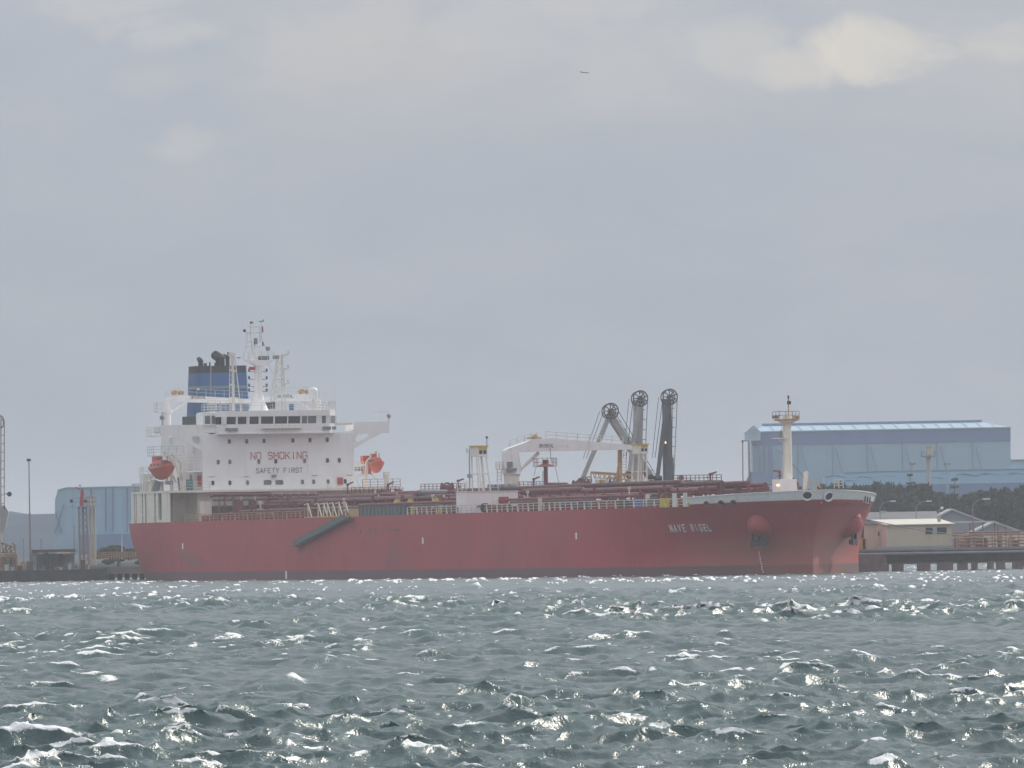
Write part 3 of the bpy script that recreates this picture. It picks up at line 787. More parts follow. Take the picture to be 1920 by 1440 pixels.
# bridge wings with pierced brackets
def wing(outer, hole, name, side):
    P = [(UF - .3, *hz_(x, y, UF - .3)) for x, y in outer]; H = [(UF - .3, *hz_(x, y, UF - .3)) for x, y in hole]
    w = MB(); w.holed(P, H, (-.16, 0, 0)); wo = part('bridge_wing', w, 'white_paint', ship)
    yo = P[1 if side < 0 else 1][1]
    yi = YS if side < 0 else YP; ye = min(p[1] for p in P) if side < 0 else max(p[1] for p in P)
    b = MB(); zf = ZWL + .25
    b.box((UF - 3.2, min(yi, ye), zf), (UF - .46, max(yi, ye), zf + .12)); b.box((UF - 3.3, min(yi, ye), zf + .12), (UF - 3.2, max(yi, ye), ZW - .05))
    b.box((UF - 3.2, ye - .06 * side * -1, zf + .12), (UF - .46, ye, ZW - .02)); part('wing_deck', b, 'white_paint', wo)
    return wo
def circ(cx, cy, rx, ry, n=14, rot=0): return [(cx + rx * math.cos(t) * math.cos(rot) - ry * math.sin(t) * math.sin(rot), cy + rx * math.cos(t) * math.sin(rot) + ry * math.sin(t) * math.cos(rot)) for t in [2 * math.pi * i / n for i in range(n)]]
wing([(301, 797.5), (381, 796), (381, 846), (365, 839), (340, 825), (322, 818), (301, 817)], [(356, 818), (372, 818), (376, 822), (376, 830), (371, 834), (363, 829)], 'wing', -1)
wing([(663, 791.5), (730, 790), (730, 811.5), (716, 812), (690, 826), (663, 842)], [(672, 815), (690, 812.5), (691, 818), (682, 823), (669, 829), (667, 822)], 'wing', 1)
part('wing_awning', MB().box((UF - 1.5, hz_(629, 0)[0], ZW - .1), (UF + .3, hz_(661, 0)[0], ZW + .18)), 'cream_paint', ship)
# wing end: search light, repeater and small frame at port
p = pu(729, 780, 37.5); ws = MB().cyl((37.5, p.y, ZW), (37.5, p.y, p.z), .05).ball((37.5, p.y, p.z), .28); part('searchlight', ws, 'steel_grey', ship, smooth=40)
q0 = pu(699, 773, 37.5); q1 = pu(727, 771, 37.5); aw = MB().bar(q0, q1, .5, .05)
for q in (q0, q1, q0.lerp(q1, .45)): aw.bar(q, (q.x, q.y, ZW), .04)
part('awning_frame', aw, 'cream_paint', ship)
p = pu(304, 783, 37.5); part('searchlight', MB().cyl((37.5, p.y, ZW), (37.5, p.y, p.z), .08).ball((37.5, p.y, p.z), .34), 'steel_grey', ship, smooth=40)
# antennas above the bridge roof
for x, y0, y1, u in ((628, 770, 722, 36), (621, 770, 744, 37), (610, 770, 728, 33), (556, 770, 735, 35), (612, 770, 735, 35)):
    p = pu(x, y1, u); part('whip_antenna', MB().cyl((u, p.y, zt), p, .035, .02, 5), 'rail_white', ship)
a = pu(612, 758, 39); b = pu(627, 752, 39); part('equipment_box', MB().box((38.5, a.y, zt), (39.5, b.y, b.z)), 'white_paint', ship)

# lifeboat deck and A deck
AZ = 11.25
def outline(u0, u1, off, n=18):
    return [(u0 + (u1 - u0) * i / n, half(u0 + (u1 - u0) * i / n, DECK) - off) for i in range(n + 1)]
ol = outline(20.5, 42.2, .15)
ad = MB(); top = [(u, -b, AZ) for u, b in ol] + [(u, b, AZ) for u, b in reversed(ol)]
ad.prism(top, (0, 0, .28)); adeck = part('boat_deck', ad, 'cream_paint', ship)
# pierced side screen below the boat deck
def screen(sgn):
    sc = MB()
    for u0, u1 in ((20.5, 24.0), (25.0, 25.6), (26.3, 29.4), (30.2, 31.0), (31.9, 35.6), (36.4, 37.3), (38.9, 42.1)):
        a = V(u0, sgn * (half(u0, DECK) - .2), DECK); b = V(u1, sgn * (half(u1, DECK) - .2), DECK)
        yield MB().prism([a, b, b + V(0, 0, AZ - DECK), a + V(0, 0, AZ - DECK)], (0, -sgn * .18, 0))
for sgn in (-1, 1):
    for s_ in screen(sgn): part('side_screen_panel', s_, 'cream_paint', adeck)
    lt = MB()
    for z in (8.5, 9.2, 9.9, 10.6):
        for u0, u1 in ((24.0, 25.0), (29.4, 30.2), (35.6, 36.4)):
            a = V(u0, sgn * (half(u0, DECK) - .3), z); b = V(u1, sgn * (half(u1, DECK) - .3), z); lt.bar(a, b, .1, .14)
    lt.box((37.2, sgn * 15.9, DECK), (39.4, sgn * 15.7, DECK + .35)); part('screen_bar', lt, 'cream_paint', adeck)
part('poop_house', MB().box((24.5, -13.6, DECK), (36.5, 13.6, AZ - .01)).box((36.5, -11.6, DECK), (40.6, 11.6, AZ - .01)), 'cream_paint', adeck)
ar = MB().rail([(u, -b + .1, AZ + .28) for u, b in outline(20.8, 30, .2, 10)], t=.05); part('boat_deck_railing', ar, 'rail_white', adeck)
ar = MB().rail([(42.1, -15.5, AZ + .28), (42.1, YS - .1, AZ + .28)], t=.05); part('boat_deck_railing', ar, 'rail_white', adeck)
ar = MB().rail([(42.1, YP + .1, AZ + .28), (42.1, 15.5, AZ + .28)], t=.05, sp=1.0); part('boat_deck_railing', ar, 'rail_red', adeck)
# casing and tanks aft of the house
part('engine_casing', MB().box((10.5, -5, DECK + .02), (20.99, 6, ZWL - .2)), 'white_paint', ship)
a = pu(268, 889, 28); b = pu(289, 925, 28); bx = part('store_box', MB().box((26.4, a.y, AZ + .28), (28, b.y, a.z)), 'white_paint', adeck)
part('store_box_railing', MB().rail([(26.5, a.y, a.z), (28, a.y, a.z), (28, b.y, a.z)], h=.9, sp=.8, t=.045), 'rail_white', bx)
part('vent_cowl', MB().cyl((28.5, a.y + .9, AZ + .28), (28.5, a.y + .9, AZ + 1.6), .35, .35, 12).cyl((28.5, a.y + .9, AZ + 1.6), (28.5, a.y + .9, AZ + 1.9), .55, .3, 12), 'cream_paint', adeck, smooth=40)
part('vent_cowl', MB().cyl((31.5, -13.6, AZ + .28), (31.5, -13.6, AZ + 1.3), .3, .3, 12).cyl((31.5, -13.6, AZ + 1.3), (31.5, -13.6, AZ + 1.6), .5, .3, 12), 'cream_paint', adeck, smooth=40)
part('green_locker', MB().box((38.4, -12.4, AZ + .28), (39.2, -11.7, AZ + 1.7)), 'green_box', adeck)
# side platforms by the wing
def platform(px0, px1, py, u0, u1, name, m_='white_paint', rm='rail_white'):
    a = pu(px0, py, u1); b = pu(px1, py, u1); z = (a.z + b.z) / 2
    pl = MB().box((u0, a.y, z - .15), (u1, b.y, z)); o = part(name, pl, m_, ship)
    part('railing', MB().rail([(u0, a.y, z), (u1, a.y, z), (u1, b.y, z)], sp=1.0, t=.045), rm, o)
    return o
platform(288, 345, 853, 34.5, 37.2, 'embarkation_platform')
platform(283, 304, 817, 30.0, 32.0, 'side_platform')
platform(294, 303, 771, 25.0, 26.2, 'crane_platform')
# recess under the wing: side door, ladder, red locker
part('side_door', MB().box((33.4, YS - .03, AZ + .4), (34.3, YS - .003, AZ + 2.4)), 'steel_grey', house)
part('ladder', MB().ladder(V(36.0, YS - .25, AZ + 5.0), V(36.0, YS - .25, ZWL), (1, 0, 0)), 'rail_white', house)
part('fire_locker', MB().box((37.6, YS - .3, AZ + .9), (38.5, YS - .003, AZ + 2.2)), 'red_box', house)
pA = pu(381, 885, 38.9)
part('stair_platform', MB().box((35.0, YS - 2.2, 13.9), (38.9, YS - .02, 14.06)).rail([(38.8, YS - 2.1, 14.06), (38.8, YS - .1, 14.06)], sp=.8, t=.04), 'white_paint', house)

# boats in their davits (the boats hang, so they are things of their own)
def lifeboat(cx, cy, cz, L, W, H, label):
    t = thing('lifeboat', label, 'lifeboat', (cx, cy, cz - H / 2), group='orange lifeboats hung beside the deckhouse')
    hb = MB(); secs = []
    n = 16; m_ = 14
    for i in range(n + 1):
        s = -1 + 2 * i / n; w = W / 2 * max(.02, (1 - abs(s) ** 2.6)) ** .75; sh = .16 * H * abs(s) ** 2
        ring = []
        prof = [(0, -.5), (.22, -.47), (.5, -.33), (.95, -.06), (1.0, .0), (1.0, .05), (.88, .10), (.70, .26), (.52, .38), (.3, .44), (0, .45)]
        pts = [(a, b) for a, b in prof] + [(-a, b) for a, b in prof[-2:0:-1]]
        for a, b in pts:
            zz = b * H; 
            if b > .05: zz = .05 * H + (zz - .05 * H) * max(.15, 1 - abs(s) ** 2.2)
            if b < 0: zz = zz * (1 - .45 * abs(s) ** 3)
            ring.append((cx + s * L / 2, cy + a * w, cz + zz + sh))
        secs.append(ring)
    k = len(secs[0]); vs = [p for r in secs for p in r]
    hb.add(vs, [(i * k + j, i * k + (j + 1) % k, (i + 1) * k + (j + 1) % k, (i + 1) * k + j) for i in range(n) for j in range(k)] + [tuple(range(k - 1, -1, -1)), tuple(range(n * k, n * k + k))])
    part('boat_hull', hb, 'orange_gel', t, smooth=35)
    part('conning_cabin', MB().box((cx - L * .32, cy - W * .18, cz + H * .36), (cx - L * .12, cy + W * .18, cz + H * .62)), 'orange_gel', t)
    part('fender_strip', MB().tube([(cx + (-1 + 2 * i / 12) * L / 2 * .98, cy - W / 2 * max(.02, (1 - abs(-1 + 2 * i / 12) ** 2.6)) ** .75 - .02, cz + .05 * H + .16 * H * abs(-1 + 2 * i / 12) ** 2) for i in range(13)], .05), 'rail_worn', t)
    for i in (-1, 0, 1): part('porthole', MB().cyl((cx + i * L * .17, cy - W * .42, cz + H * .2), (cx + i * L * .17, cy - W * .38, cz + H * .235), .13), 'glass_dark', t)
    part('front_port', MB().box((cx + L * .36, cy - W * .12, cz + H * .22), (cx + L * .37 + .1, cy + W * .12, cz + H * .33)), 'glass_dark', t)
    part('lifting_hook', MB().cyl((cx + L * .3, cy, cz + H * .35), (cx + L * .3, cy, cz + H * .66), .06), 'steel_grey', t)
    part('lifting_hook', MB().cyl((cx - L * .38, cy, cz + H * .3), (cx - L * .38, cy, cz + H * .66), .06), 'steel_grey', t)
    part('propeller_guard', MB().ring((cx - L * .46, cy, cz - H * .42), (1, 0, 0), .32, .06, 10), 'steel_grey', t)
    return t
p = pu(303, 880, 33.5); lifeboat(33.5, p.y, p.z, 8.4, 2.5, 2.75, 'orange enclosed lifeboat hanging left of the white deckhouse front')
p = pu(705, 871, 37.0); lifeboat(37.0, p.y, p.z, 4.4, 1.75, 2.25, 'smaller orange rescue boat hanging from a davit right of the deckhouse front')
def davit(u, pxs, name='davit'):
    d = MB()
    P = [pu(x, y, u) for x, y in pxs]
    for a, b in zip(P, P[1:]): d.bar(a, b, .38, .3)
    return part(name, d, 'cream_paint', ship)
davit(37.4, [(341, 935), (340, 868), (322, 850)]); davit(30.5, [(322, 935), (321, 862), (306, 846)])
davit(37.4, [(340, 900), (327, 858)])
davit(36.0, [(685, 915), (688, 866), (706, 846)]); davit(37.2, [(704, 900), (697, 890)])
for a_, b_ in (((664, 893), (677, 917)), ((706, 903), (716, 930)), ((668, 893), (684, 889))): part('davit_brace', MB().bar(pu(*a_, 36), pu(*b_, 36), .17), 'cream_paint', ship)
part('boat_cradle', MB().bar(pu(296, 902, 33), pu(288, 930, 33), .9, .6), 'steel_grey', ship)
part('cradle_strut', MB().bar(pu(313, 893, 35), pu(313, 905, 35), .2), 'dome_white', ship); part('cradle_strut', MB().bar(pu(325, 893, 35), pu(330, 905, 35), .16), 'dome_white', ship)
part('boat_cradle', MB().bar(pu(334, 895, 36), pu(338, 930, 36), .2).bar(pu(311, 905, 35.8), pu(323, 905, 35.8), .8, .5), 'steel_grey', ship)
t = pu(692, 866, 34); wb = MB().box((33.4, t.y - 1.0, t.z - .3), (34.6, t.y + .6, t.z + .8)).box((33.5, t.y - .9, t.z - 1.6), (34.5, t.y + .1, t.z - .5)); part('davit_winch', wb, 'orange_gel', ship)
part('liferaft_rack', MB().rail([pu(664, 883, 37), pu(682, 883, 37)], h=1.2, n=4, sp=.5, t=.07), 'cream_paint', ship)
part('davit_winch', MB().box((36.3, pu(668, 0, 37).y, pu(668, 883, 37).z), (37.0, pu(682, 0, 37).y, pu(668, 876, 37).z)), 'steel_grey', ship)

PYD[0] = 720
# funnel
fu = MB(); FC = 14.5
a = pu(361, 700, 17); b = pu(463, 700, 17)
yc0 = (a.y + b.y) / 2 + .48; fw = abs(a.y - b.y) / 2 - .30; FL = 4.6
def fsec(z, w, l):
    r = .7; pts = []
    for sx, sy, t0 in ((1, 1, 0), (-1, 1, 90), (-1, -1, 180), (1, -1, 270)):
        for k in range(4):
            t = R(t0 + k * 30); pts.append((FC + sx * (l - r) + r * math.cos(t), yc0 + sy * (w - r) + r * math.sin(t), z))
    return pts
zf = [pu(400, y, 17).z for y in (795, 728.5, 723, 699, 687)]
zf[0] = ZWL - .3
def fband(z0, z1):
    w = lambda z: fw + .0 + (zf[4] - z) * .055; q = MB(); A = fsec(z0, w(z0), FL / 2 + .4 * (zf[4] - z0) * .05); B = fsec(z1, w(z1), FL / 2)
    n = len(A); q.add(A + B, [(i, (i + 1) % n, (i + 1) % n + n, i + n) for i in range(n)] + [tuple(range(n, 2 * n))]); return q
funnel = part('funnel', fband(zf[0], zf[1]), 'funnel_blue', ship, smooth=40)
part('funnel_stripe', fband(zf[1], zf[2]), 'funnel_stripe', funnel, smooth=40)
part('funnel_band', fband(zf[2], zf[3]), 'funnel_blue', funnel, smooth=40)
part('funnel_cap', fband(zf[3], zf[4]), 'funnel_black', funnel, smooth=40)
part('funnel_rim', MB().prism([(x * 1.0, yc0 + (y - yc0) * 1.02, z) for x, y, z in fsec(zf[4] + .01, fw, FL / 2)], (0, 0, .08)), 'funnel_black', funnel)
def stack(x, y0, y1, r, u, bend=0):
    a = pu(x, y0, u); b = pu(x, y1, u); q = MB().cyl((u, a.y, zf[4] - .3), (u, a.y, b.z), r, r, 12)
    if bend:
        q.ball((u, a.y, b.z), r * 1.05, 12, 8); q.cyl((u, a.y, b.z), (u - 1.2, a.y + bend * r * .5, b.z + r * .8), r, r, 12)
    part('exhaust_pipe', q, 'soot_black', funnel, smooth=40)
stack(376.5, 690, 677, .34, 15.5, 1); stack(385, 690, 681, .22, 15); stack(393.5, 690, 679, .1, 15)
stack(413, 690, 672, .62, 15, -1); stack(404, 690, 680, .15, 15); stack(427, 690, 670, .28, 15, -1); stack(427.5, 670, 660, .1, 14)
part('funnel_mast', MB().cyl(pu(395, 760, 18.2), pu(395, 686, 18.2), .09), 'steel_grey', funnel)
for x in (372, 437): part('funnel_light', MB().box(pu(x, 730, 17.4) - V(.1, .15, .1), pu(x, 730, 17.4) + V(.1, .15, .15)), 'rail_white', funnel)
a = pu(348, 781, 20); b = pu(361, 795, 20); part('casing_louvre', MB().box((18.5, a.y, b.z - .5), (20, b.y + .4, a.z)), 'green_black', ship)

# provision cranes, each a pedestal, jib, hydraulic strut and walkway
def prov_crane(pedx, py0, py1, u, tipx, tipy, jy, s, lab):
    P = pu(pedx, py1, u); y = P.y
    base = part('provision_crane', MB().cyl((u, y, ZWL - .3), (u, y, pu(pedx, py0 + 22, u).z), .55, .62, 16).cyl((u, y, pu(pedx, py0 + 22, u).z), (u, y, pu(pedx, py0 + 2, u).z), .72, .55, 16), 'white_paint', ship, smooth=40, label=lab)
    A = pu(pedx - 3 * s, jy + 4, u); B = pu(tipx, tipy, u); M_ = pu(pedx + s * 22, jy + 1, u)
    j = MB(); up_ = V(0, 0, 1)
    j.prism([A + V(.35, 0, -.35), M_ + V(.35, 0, -.55), B + V(.35, 0, -.35), B + V(.35, 0, .25), M_ + V(.35, 0, .38), A + V(.35, 0, -.02)], (-.7, 0, 0)); jib = part('jib', j, 'white_paint', base)
    part('jib_strut', MB().cyl(pu(pedx + s * 8, py0 + 22, u), pu(pedx + s * 40, jy + 5, u), .13), 'white_paint', base)
    W0 = pu(pedx - 2 * s, jy - 7, u); 
    part('walkway_railing', MB().rail([A + V(.3, 0, .1), M_ + V(.3, 0, .4), B + V(.3, 0, .28)], h=.9, n=2, sp=1.2, t=.04), 'rail_white', base)
    part('winch', MB().cyl(M_ + V(-.4, -.5, .7), M_ + V(.4, -.5, .7), .33, .33, 12).box(M_ + V(-.4, .1, .4), M_ + V(.4, .7, .9)), 'ochre_paint', base, smooth=40)
    part('hook_block', MB().cyl(B + V(0, 0, -.3), B + V(0, 0, -1.3), .04).box(B + V(-.15, -.15, -1.7), B + V(.15, .15, -1.3)), 'steel_grey', base)
    return base
c1_ = prov_crane(312, 752, 792, 25.5, 470, 752, 745, 1, 'starboard provision crane reaching across the funnel')
sign('ORIENTAL', 358, 748, 386, 747.6, 'letter_dark', .36, .9, c1_, 25.86, 'sign_letter')
sign('---- ------', 390, 748, 412, 747.6, 'steel_grey', .2, .8, c1_, 25.86, 'sign_letter')
c2_ = prov_crane(594, 748, 770, 23.5, 488, 748, 743, -1, 'port provision crane behind the satellite dome')
sign('ORIENTAL', 520, 746, 550, 745.5, 'letter_dark', .36, .9, c2_, 23.86, 'sign_letter')
# satellite dome and post
p = pu(587, 736, 36); dm_ = MB().cyl((36, p.y, p.z - .9), (36, p.y, p.z + .1), .58, .62, 20).ball((36, p.y, p.z + .1), .62, 20, 8, half=True)
part('satellite_dome', dm_, 'dome_white', ship, smooth=50)
part('dome_post', MB().cyl((36, p.y, zt), (36, p.y, p.z - .9), .16).bar((36, p.y - .6, zt), (36, p.y, p.z - 1), .08).bar((36, p.y + .6, zt), (36, p.y, p.z - 1), .08), 'rail_white', ship)

# radar mast
MU = 35.0
def mp_(x, y): return pu(x, y, MU)
p0 = mp_(485, 770); rm = MB()
q = [mp_(485, y) for y in (770, 752, 735, 690, 677)]
rm.cyl((MU, p0.y, zt), (MU, p0.y, q[1].z), 1.35, .78, 16, False).cyl((MU, p0.y, q[1].z), (MU, p0.y, q[2].z), .78, .55, 16, False).cyl((MU, p0.y, q[2].z), (MU, p0.y, q[4].z), .55, .50, 16, False)
mast = part('radar_mast', rm, 'white_paint', ship, smooth=40)
zp = mp_(485, 675).z
part('mast_platform', MB().prism([(MU + 1, mp_(461, 0).y, zp), (MU + 1, mp_(512, 0).y, zp), (MU + .6, mp_(497, 0).y, zp - .75), (MU + .6, mp_(478, 0).y, zp - .75)], (-2, 0, 0)), 'white_paint', mast)
part('platform_railing', MB().rail([(MU + .95, mp_(462, 0).y, zp), (MU + .95, mp_(511, 0).y, zp)], h=1.0, sp=.8, t=.04), 'rail_white', mast)
tp = MB(); zt2 = mp_(478, 640).z
tp.cyl((MU, mp_(478, 0).y, zp), (MU, mp_(478, 0).y, zt2), .42, .10, 10)
tp.cyl((MU, mp_(478, 0).y, zt2), (MU, mp_(478, 0).y, mp_(478, 597).z), .07, .03, 6)
part('mast_pole', tp, 'white_paint', mast, smooth=40)
la = MB()
for (x0, y0, x1, y1) in ((455, 674, 463, 645), (463, 645, 463, 620), (470, 628, 474, 675), (487, 628, 500, 655), (500, 655, 505, 672), (463, 624, 492, 624), (457, 622, 470, 626), (463, 613, 491, 613), (465, 640, 490, 640), (487, 613, 487, 640), (470, 605, 470, 628), (490, 604, 490, 640), (460, 650, 497, 650), (500, 676, 512, 702), (492, 680, 497, 700), (520, 676, 520, 700)):
    la.bar(mp_(x0, y0), mp_(x1, y1), .06)
part('mast_stay', la, 'rail_white', mast)
for x, y, w, h, m_ in ((491, 618, .1, .75, 'red_box'), (491.5, 645, .1, .5, 'soot_black'), (457, 620, .2, .3, 'soot_black'), (470, 605, .2, .25, 'soot_black'), (478, 640, .25, .8, 'steel_grey'), (501, 654, .3, .5, 'steel_grey'), (471, 691, .42, .42, 'red_box'), (516, 670, .45, .45, 'steel_grey'), (446, 671, .25, .12, 'soot_black')):
    c = mp_(x, y); part('mast_light', MB().cyl((MU + .3, c.y, c.z - h / 2), (MU + .3, c.y, c.z + h / 2), w, w, 8), m_, mast)
part('wind_vane', MB().bar(mp_(486, 603), mp_(494, 602), .1, .12).bar(mp_(494, 602), mp_(494.5, 599), .1), 'soot_black', mast)
sc_ = MB().box(mp_(484, 668), mp_(502, 674.5) + V(.6, 0, 0)); part('radar_scanner', sc_, 'soot_black', mast)
part('radar_panel', MB().box(mp_(486, 671) + V(.62, 0, 0), mp_(501, 673) + V(.7, 0, 0)), 'steel_grey', mast)
for y in (697, 711, 725, 734):
    for s_, x0, x1 in ((-1, 467, 478), (1, 490, 500)):
        part('mast_yard', MB().bar(mp_(x0, y), mp_(x1, y), .07).box(mp_(x0 if s_ < 0 else x1, y) - V(.1, .1, .0), mp_(x0 if s_ < 0 else x1, y) + V(.1, .1, .4)), 'cable_dark', mast)
part('mast_ladder', MB().ladder(V(MU + .7, mp_(485, 0).y, zt + 1), V(MU + .62, mp_(485, 0).y, zp), (0, 1, 0), .45, .04), 'rail_white', mast)
# second lattice mast with radar arms, right of the main mast
l2 = MB(); U2 = 33.5; f = lambda x, y: pu(x, y, U2)
A = [f(512, 770), f(536, 770), f(521, 664), f(529, 664)]
l2.bar(A[0], A[2], .13).bar(A[1], A[3], .13).bar(A[0] + V(-1.6, 0, 0), A[2] + V(-.3, 0, 0), .13).bar(A[1] + V(-1.6, 0, 0), A[3] + V(-.3, 0, 0), .13)
for i in range(9):
    a0 = A[0].lerp(A[2], i / 9); b0 = A[1].lerp(A[3], i / 9); a1 = A[0].lerp(A[2], (i + 1) / 9); b1 = A[1].lerp(A[3], (i + 1) / 9)
    l2.bar(a0, b0, .07).bar(a0, b1, .06).bar(a1, b0, .06)
m2 = part('lattice_mast', l2, 'rail_white', ship)
for y in (664, 690, 718):
    d = MB().box(f(527, y), f(540, y + 1.5) + V(.6, 0, 0)).bar(f(528, y + 8), f(540, y), .08).cyl(f(539, y - 1) + V(.3, 0, 0), f(539, y - 6) + V(.3, 0, 0), .14)
    part('radar_arm', d, 'rail_white', m2)
part('rigging_ladder', MB().ladder(f(513, 752), f(513, 712), (0, 1, 0), .5, .05).bar(f(511, 712), f(530, 712), .07).bar(f(507, 733), f(531, 731), .06), 'rail_white', m2)
for x, y, m_ in ((511, 760, 'soot_black'), (546, 764, 'funnel_blue'), (502, 761, 'soot_black')):
    c = f(x, y); part('deck_lamp', MB().box(c - V(.1, .25, .45), c + V(.3, .25, .45)), m_, m2)
# signal mast left of the main mast
l3 = MB(); U3 = 33; f3 = lambda x, y: pu(x, y, U3)
l3.bar(f3(438, 770), f3(436, 664), .3, .25).bar(f3(452, 770), f3(440, 668), .12).bar(f3(430, 770), f3(431, 664), .08).bar(f3(430, 664), f3(440, 666), .7, .5)
for y in range(672, 768, 8): l3.bar(f3(430.5, y), f3(436 + .1, y), .05)
m3 = part('signal_mast', l3, 'rail_white', ship)
part('mast_bracket', MB().bar(f3(430, 693), f3(442, 696), .25).bar(f3(430, 721), f3(440, 722), .25).bar(f3(430, 745), f3(446, 746), .15), 'rail_white', m3)
part('aerial_frame', MB().rail([pu(381, 773, 34), pu(414, 773, 34)], h=1.1, sp=.7, t=.05).rail([pu(390, 768, 33), pu(412, 768, 33)], h=1.2, sp=.5, t=.06), 'rail_white', ship)
part('aerial_frame', MB().rail([pu(414, 770, 34), pu(432, 770, 34)], h=1.3, sp=.7, t=.05), 'rail_white', ship)
PYD[0] = 900

# ---------------------------------------------------------------- main deck: pipes, rails, cranes, masts
rnd = random.Random(7)
def U_(px, y=0.0, py=900): return pv(px, py, y).x
# centre-line pipe rack
lines = [(-5.6, 9.35, .22, 46, 196), (-4.4, 8.9, .26, 50, 190), (-3.4, 9.75, .30, 44, 200), (-2.3, 10.15, .26, 46, 204), (-1.2, 9.5, .34, 46, 200), (0.0, 10.1, .22, 48, 206), (1.2, 9.6, .34, 50, 200), (2.4, 10.2, .28, 46, 205),
         (3.6, 9.7, .22, 46, 200), (4.8, 9.1, .26, 52, 190), (6.2, 9.9, .2, 60, 196), (-9.5, 8.7, .16, 52, 196), (-12.2, 8.6, .13, 60, 190)]
for i, (y, z, r, u0, u1) in enumerate(lines):
    q = MB(); u = u0; zz = z
    pts = [(u0, y, DECK + .1), (u0, y, z)]
    while u < u1:
        u2 = min(u1, u + rnd.uniform(14, 34)); pts.append((u2, y, zz))
        if u2 < u1 and rnd.random() < .6:
            nz_ = z + rnd.choice((-.35, 0, .25)); pts.append((u2 + .5, y, nz_)); zz = nz_; u2 += .5
        u = u2
    pts += [(u1 + .2, y, DECK + .1)]
    q.tube(pts, r, 8)
    part('cargo_pipe', q, 'pipe_red' if i % 3 else 'pipe_dark', ship, smooth=40)
for k in range(27):
    u = 47 + k * 5.9; q = MB()
    for y in (-6.2, -2.9, .6, 3.0, 6.7): q.bar((u, y, DECK), (u, y, 9.95 - abs(y) * .03), .22)
    q.bar((u, -6.4, 9.15), (u, 6.9, 9.15), .18, .22); q.bar((u, -6.4, 8.5), (u, 6.9, 8.5), .14, .16); q.bar((u, -3.1, 9.9), (u, 3.2, 9.9), .16, .18)
    part('pipe_support', q, 'pipe_red' if k % 2 else 'deck_red', ship)
cw = MB().box((46, 7.2, 9.9), (200, 8.1, 9.98)); part('catwalk', cw, 'deck_red', ship)
for k in range(14):
    u = 50 + k * 11.2
    q = MB().cyl((u, -8.6, DECK), (u, -8.6, DECK + .75), .55, .55, 14).cyl((u, -8.6, DECK + .75), (u, -8.6, DECK + .9), .62, .5, 14); part('tank_hatch', q, 'pipe_red', ship, smooth=40)
    q = MB().cyl((u + 4, -7.4, DECK), (u + 4, -7.4, DECK + 2.2), .09, .09, 8).cyl((u + 4, -7.4, DECK + 2.2), (u + 4, -7.4, DECK + 2.5), .2, .2, 8); part('vent_post', q, 'pipe_red' if k % 3 else 'rail_white', ship)
for k in range(13):                                  # transverse girders and drip coamings on deck
    u = 52 + k * 12; part('deck_girder', MB().box((u, -14.6, DECK - .01), (u + .18, 14.6, DECK + .75)), 'deck_red', ship)
for k in range(70):
    u = rnd.uniform(48, 203); y = rnd.uniform(-13.5, 6); h = rnd.uniform(.5, 1.5); kind = rnd.random(); q = MB(); z0 = DECK
    if kind < .35:
        q.cyl((u, y, z0), (u, y, z0 + h), .12, .12, 8).cyl((u, y, z0 + h), (u, y, z0 + h + .22), .32, .2, 8); nm, m_ = 'mushroom_vent', rnd.choice(('pipe_red', 'pipe_dark', 'pipe_red', 'rail_white'))
    elif kind < .7:
        q.cyl((u, y, z0), (u, y, z0 + h), .07, .07, 6).ring((u, y, z0 + h), (rnd.random(), rnd.random(), .6), .26, .06, 10); nm, m_ = 'hand_wheel', rnd.choice(('pipe_dark', 'pipe_red', 'yellow_paint', 'soot_black'))
    else:
        w = rnd.uniform(.4, 1.1); q.box((u, y, z0), (u + w, y + w, z0 + h * .8)).box((u + .1, y + .1, z0 + h * .8), (u + w - .1, y + w - .1, z0 + h * .95)); nm, m_ = 'deck_locker', rnd.choice(('pipe_dark', 'deck_red', 'deck_red', 'green_black', 'steel_grey'))
    part(nm, q, m_, ship)
for k, (px, m_) in enumerate(((745, 1), (770, 1), (817, 1), (830, 0), (1000, 0), (1150, 0), (1290, 0), (1245, 0), (640, 0), (590, 0), (550, 0))):
    p = pv(px, 943 - (px - 745) * .02, -6.8); q = MB()
    q.cyl(p - V(.7, 0, 0), p + V(.7, 0, 0), .2, .2, 10).cyl(p - V(.35, 0, 0), p + V(.35, 0, 0), .38, .38, 10).cyl(p, p + V(0, 0, .45), .09).ring(p + V(0, 0, .45), (0, 0, 1), .34, .09, 10)
    part('valve', q, 'yellow_paint' if m_ else 'pipe_red', ship, smooth=40)
# cross-over pipes seen in the photograph
def xpipe(pts, u, r, m_='pipe_red'):
    P = [pu(x, y, u) for x, y in pts]; q = MB().tube(P, r, 10)
    for a in P[1:-1]: q.ball(a, r * 1.02, 10, 6)
    return part('crossover_pipe', q, m_, ship, smooth=40)
xpipe([(1025, 908), (1062, 908), (1082, 920), (1092, 932)], 133, .22)
xpipe([(560, 946), (640, 945), (690, 944)], 60, .12); xpipe([(975, 940), (1130, 939)], 122, .12); xpipe([(1210, 937), (1310, 934)], 150, .13)
xpipe([(395, 931), (400, 928), (530, 927), (592, 926), (600, 934), (660, 936)], 44, .24)
xpipe([(400, 938), (500, 936), (610, 935), (640, 938)], 44.6, .13)
xpipe([(778, 935), (779, 926), (784, 925), (838, 924), (848, 931), (850, 938), (868, 938)], 106, .3)
part('pipe_lagging', MB().cyl(pu(786, 923.5, 106.3), pu(838, 923, 106.3), .33, .33, 12), 'steel_grey', ship, smooth=40)
part('deck_store', MB().box((42.2, pu(375, 950, 43).y, DECK), (43, pu(397, 950, 43).y, DECK + 2.6)), 'cream_paint', ship)
